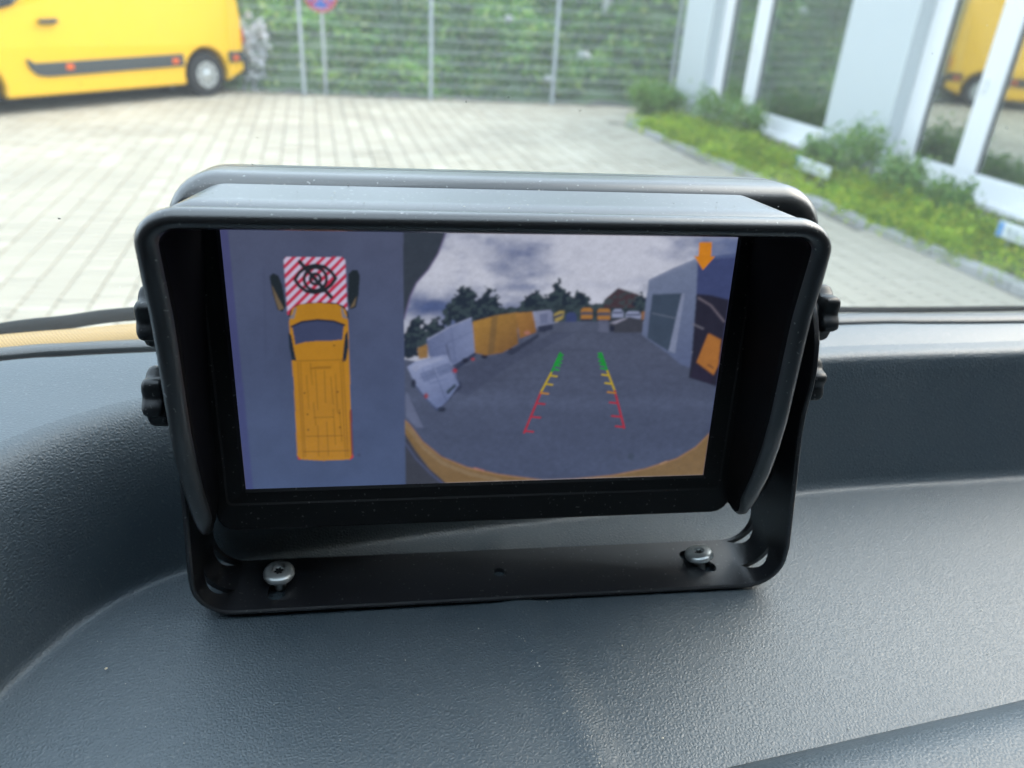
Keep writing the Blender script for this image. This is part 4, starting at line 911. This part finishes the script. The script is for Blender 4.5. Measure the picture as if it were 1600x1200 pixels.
    for side, pts, tk in ((1, [(876, 552), (862, 583), (846, 613), (820, 676)], 1), (-1, [(940, 552), (950, 580), (962, 611), (977, 668)], -1)):
        for (a, c), col in zip(zip(pts[:-1], pts[1:]), (gr_, ye, rd)): put(line([a, c], 3.0), col)
        def at(yq): 
            ys = [p[1] for p in pts]; return float(np.interp(yq, ys, [p[0] for p in pts]))
        for yq, col, ln in ((554, gr_, 5), (560, gr_, 7), (566, gr_, 8), (571, gr_, 8), (577, gr_, 9), (587, ye, 11), (600, ye, 11), (614, c8(186, 130, 40), 12), (630, rd, 13), (651, rd, 15), (673 if side == 1 else 667, rd, 13)):
            x0 = at(yq); put(line([(x0, yq), (x0+tk*ln, yq+1.5*tk)], 2.6), col)
        for yq in (556, 563, 569): x0 = at(yq); put(ell(x0+tk*2, yq, 4, 3.4)*0.8, gr_)
    oc = c8(214, 134, 36)
    put(poly([(1093, 380), (1113, 380), (1112, 402), (1118, 402), (1099, 423), (1085, 401), (1092, 402)]), oc)
    img *= (1+right*(0.22*(fbm(8, 6, 81, 4)-0.5)))[..., None]; img *= (1+(1-right)*0.16*(fbm(22, 22, 91, 5)-0.5))[..., None]
    img += np.array([0.004, 0.005, 0.010])
    img *= (0.90+0.20*np.random.default_rng(5).random(X.shape))[..., None]
    img = img.reshape(NY, SS, NX, SS, 3).mean((1, 3))
    for ax_ in (0, 1):      # slight softness of the panel
        img = 0.5*img+0.25*np.roll(img, 1, ax_)+0.25*np.roll(img, -1, ax_)
    # sheet
    xs = np.linspace(-SW, SW, NX); ys = np.linspace(-SH, SH, NY); gx, gy = np.meshgrid(xs, ys)
    dz = -0.35
    P = np.stack([gx/1000, -(dz*ct-gy*st)/1000, (gy*ct+dz*st)/1000+BZ], -1).reshape(-1, 3)
    i = (np.arange(NY-1)[:, None]*NX+np.arange(NX-1)[None, :]).ravel()
    F = np.stack([i, i+1, i+1+NX, i+NX], 1)
    me = bpy.data.meshes.new('display'); me.vertices.add(len(P)); me.vertices.foreach_set('co', P.ravel())
    me.loops.add(F.size); me.loops.foreach_set('vertex_index', F.ravel().astype(np.int32))
    me.polygons.add(len(F)); me.polygons.foreach_set('loop_start', (np.arange(len(F))*4).astype(np.int32)); me.update(calc_edges=True)
    at_ = me.color_attributes.new('picture', 'FLOAT_COLOR', 'POINT')
    at_.data.foreach_set('color', np.c_[img.reshape(-1, 3), np.ones(len(P))].astype(np.float32).ravel())
    m_, t_, b_ = principled('lcd_picture', (0.004, 0.004, 0.006), 0.16, spec=0.5)
    an = N(t_, 'ShaderNodeAttribute', attribute_name='picture')
    t_.links.new(an.outputs['Color'], b_.inputs['Emission Color']); b_.inputs['Emission Strength'].default_value = 0.76/2**EXPO
    me.materials.append(m_)
    o_ = bpy.data.objects.new('display', me); COL.objects.link(o_); o_.parent = mon
display()

# ================================================================== SMALL THINGS
def flecks(name, pts, size, mat, parent=None):
    g = Geo()
    for (p, nrm_) in pts:
        s = size*random.choice((0.5, 0.6, 0.8, 1, 1.5)); a = Vector(nrm_).orthogonal().normalized(); b2 = Vector(nrm_).cross(a); p = Vector(p); n_ = random.randint(3, 5); th = random.random()*6
        rg = [p+(a*math.cos(th+2*math.pi*k/n_)+b2*math.sin(th+2*math.pi*k/n_))*s*random.uniform(0.4, 1) for k in range(n_)]
        top = p+Vector(nrm_)*s*0.5
        g.add(rg+[top], [(k, (k+1) % n_, n_) for k in range(n_)])
    return obj(name, g, mat, parent, recalc=False)
pts = []
for _ in range(420):
    x, y = random.uniform(-.13, .22), random.uniform(.135, .30)
    if (np.array([x, y])-np.array([-.046, .236]))@np.array([-.26, .96]) > -0.005: continue
    pts.append(((x, y, FZ+0.0003+0.0009*math.sin(x*14+1)*0.6), (0, 0, 1)))
for _ in range(60):
    u = random.random(); pts.append(((.012+.020*u+random.gauss(0, .0016), .186-.045*u+random.gauss(0, .0016), FZ+0.0013), (0, 0, 1)))
tag(flecks('dust_flecks', pts, 0.00028, M['dust']), 'tiny dust flecks scattered over the dashboard tray', 'dust', kind='stuff')
hp = []
for _ in range(150):
    x, d = random.uniform(-80, 80), random.uniform(1, 26); y = 56-0.095*d
    hp.append((L(x*(1+d*.001), y+0.05, d), (0, -st, ct)))
dh = flecks('dust_specks', hp, 0.00024, M['dust'], mon); dh['kind'] = 'stuff'
sp_ = []
for (x0, y0, x1, y1, n_) in ((.0135, .178, .0165, .1785, 16), (.008, .190, .013, .182, 14), (.018, .170, .022, .160, 14), (.026, .156, .033, .142, 24)):
    for _ in range(n_): u = random.random(); sp_.append(((x0+(x1-x0)*u+random.gauss(0, .0005), y0+(y1-y0)*u+random.gauss(0, .0004), FZ+0.0014), (0, 0, 1)))
tag(flecks('scuff_marks', sp_, 0.00045, M['dust']), 'pale scuffs along the crease in the tray below the bracket', 'scuffs', kind='stuff')
cr_ = flecks('crumb', [((-.1205, .1665, FZ+0.0009), (0, 0, 1))], 0.0012, M['crumb']); tag(cr_, 'tiny beige crumb on the tray left of the bracket', 'crumb')
# dirt on the windscreen
n_r, n_c = WS.shape[:2]; dp = []
for _ in range(360):
    r_, c_ = random.uniform(0.5, n_r-2), random.uniform(1, n_c-2); i, j = int(r_), int(c_); a, b2 = r_-i, c_-j
    p = WS[i, j]*(1-a)*(1-b2)+WS[i+1, j]*a*(1-b2)+WS[i, j+1]*(1-a)*b2+WS[i+1, j+1]*a*b2
    dp.append((p+np.array([0, -0.0006, -0.0006]), (0, -0.7, -0.7)))
p_d = flecks('windscreen_dirt', dp, 0.00042, M['dirt']); tag(p_d, 'dried dirt specks and insect marks on the windscreen glass', 'dirt', kind='stuff')
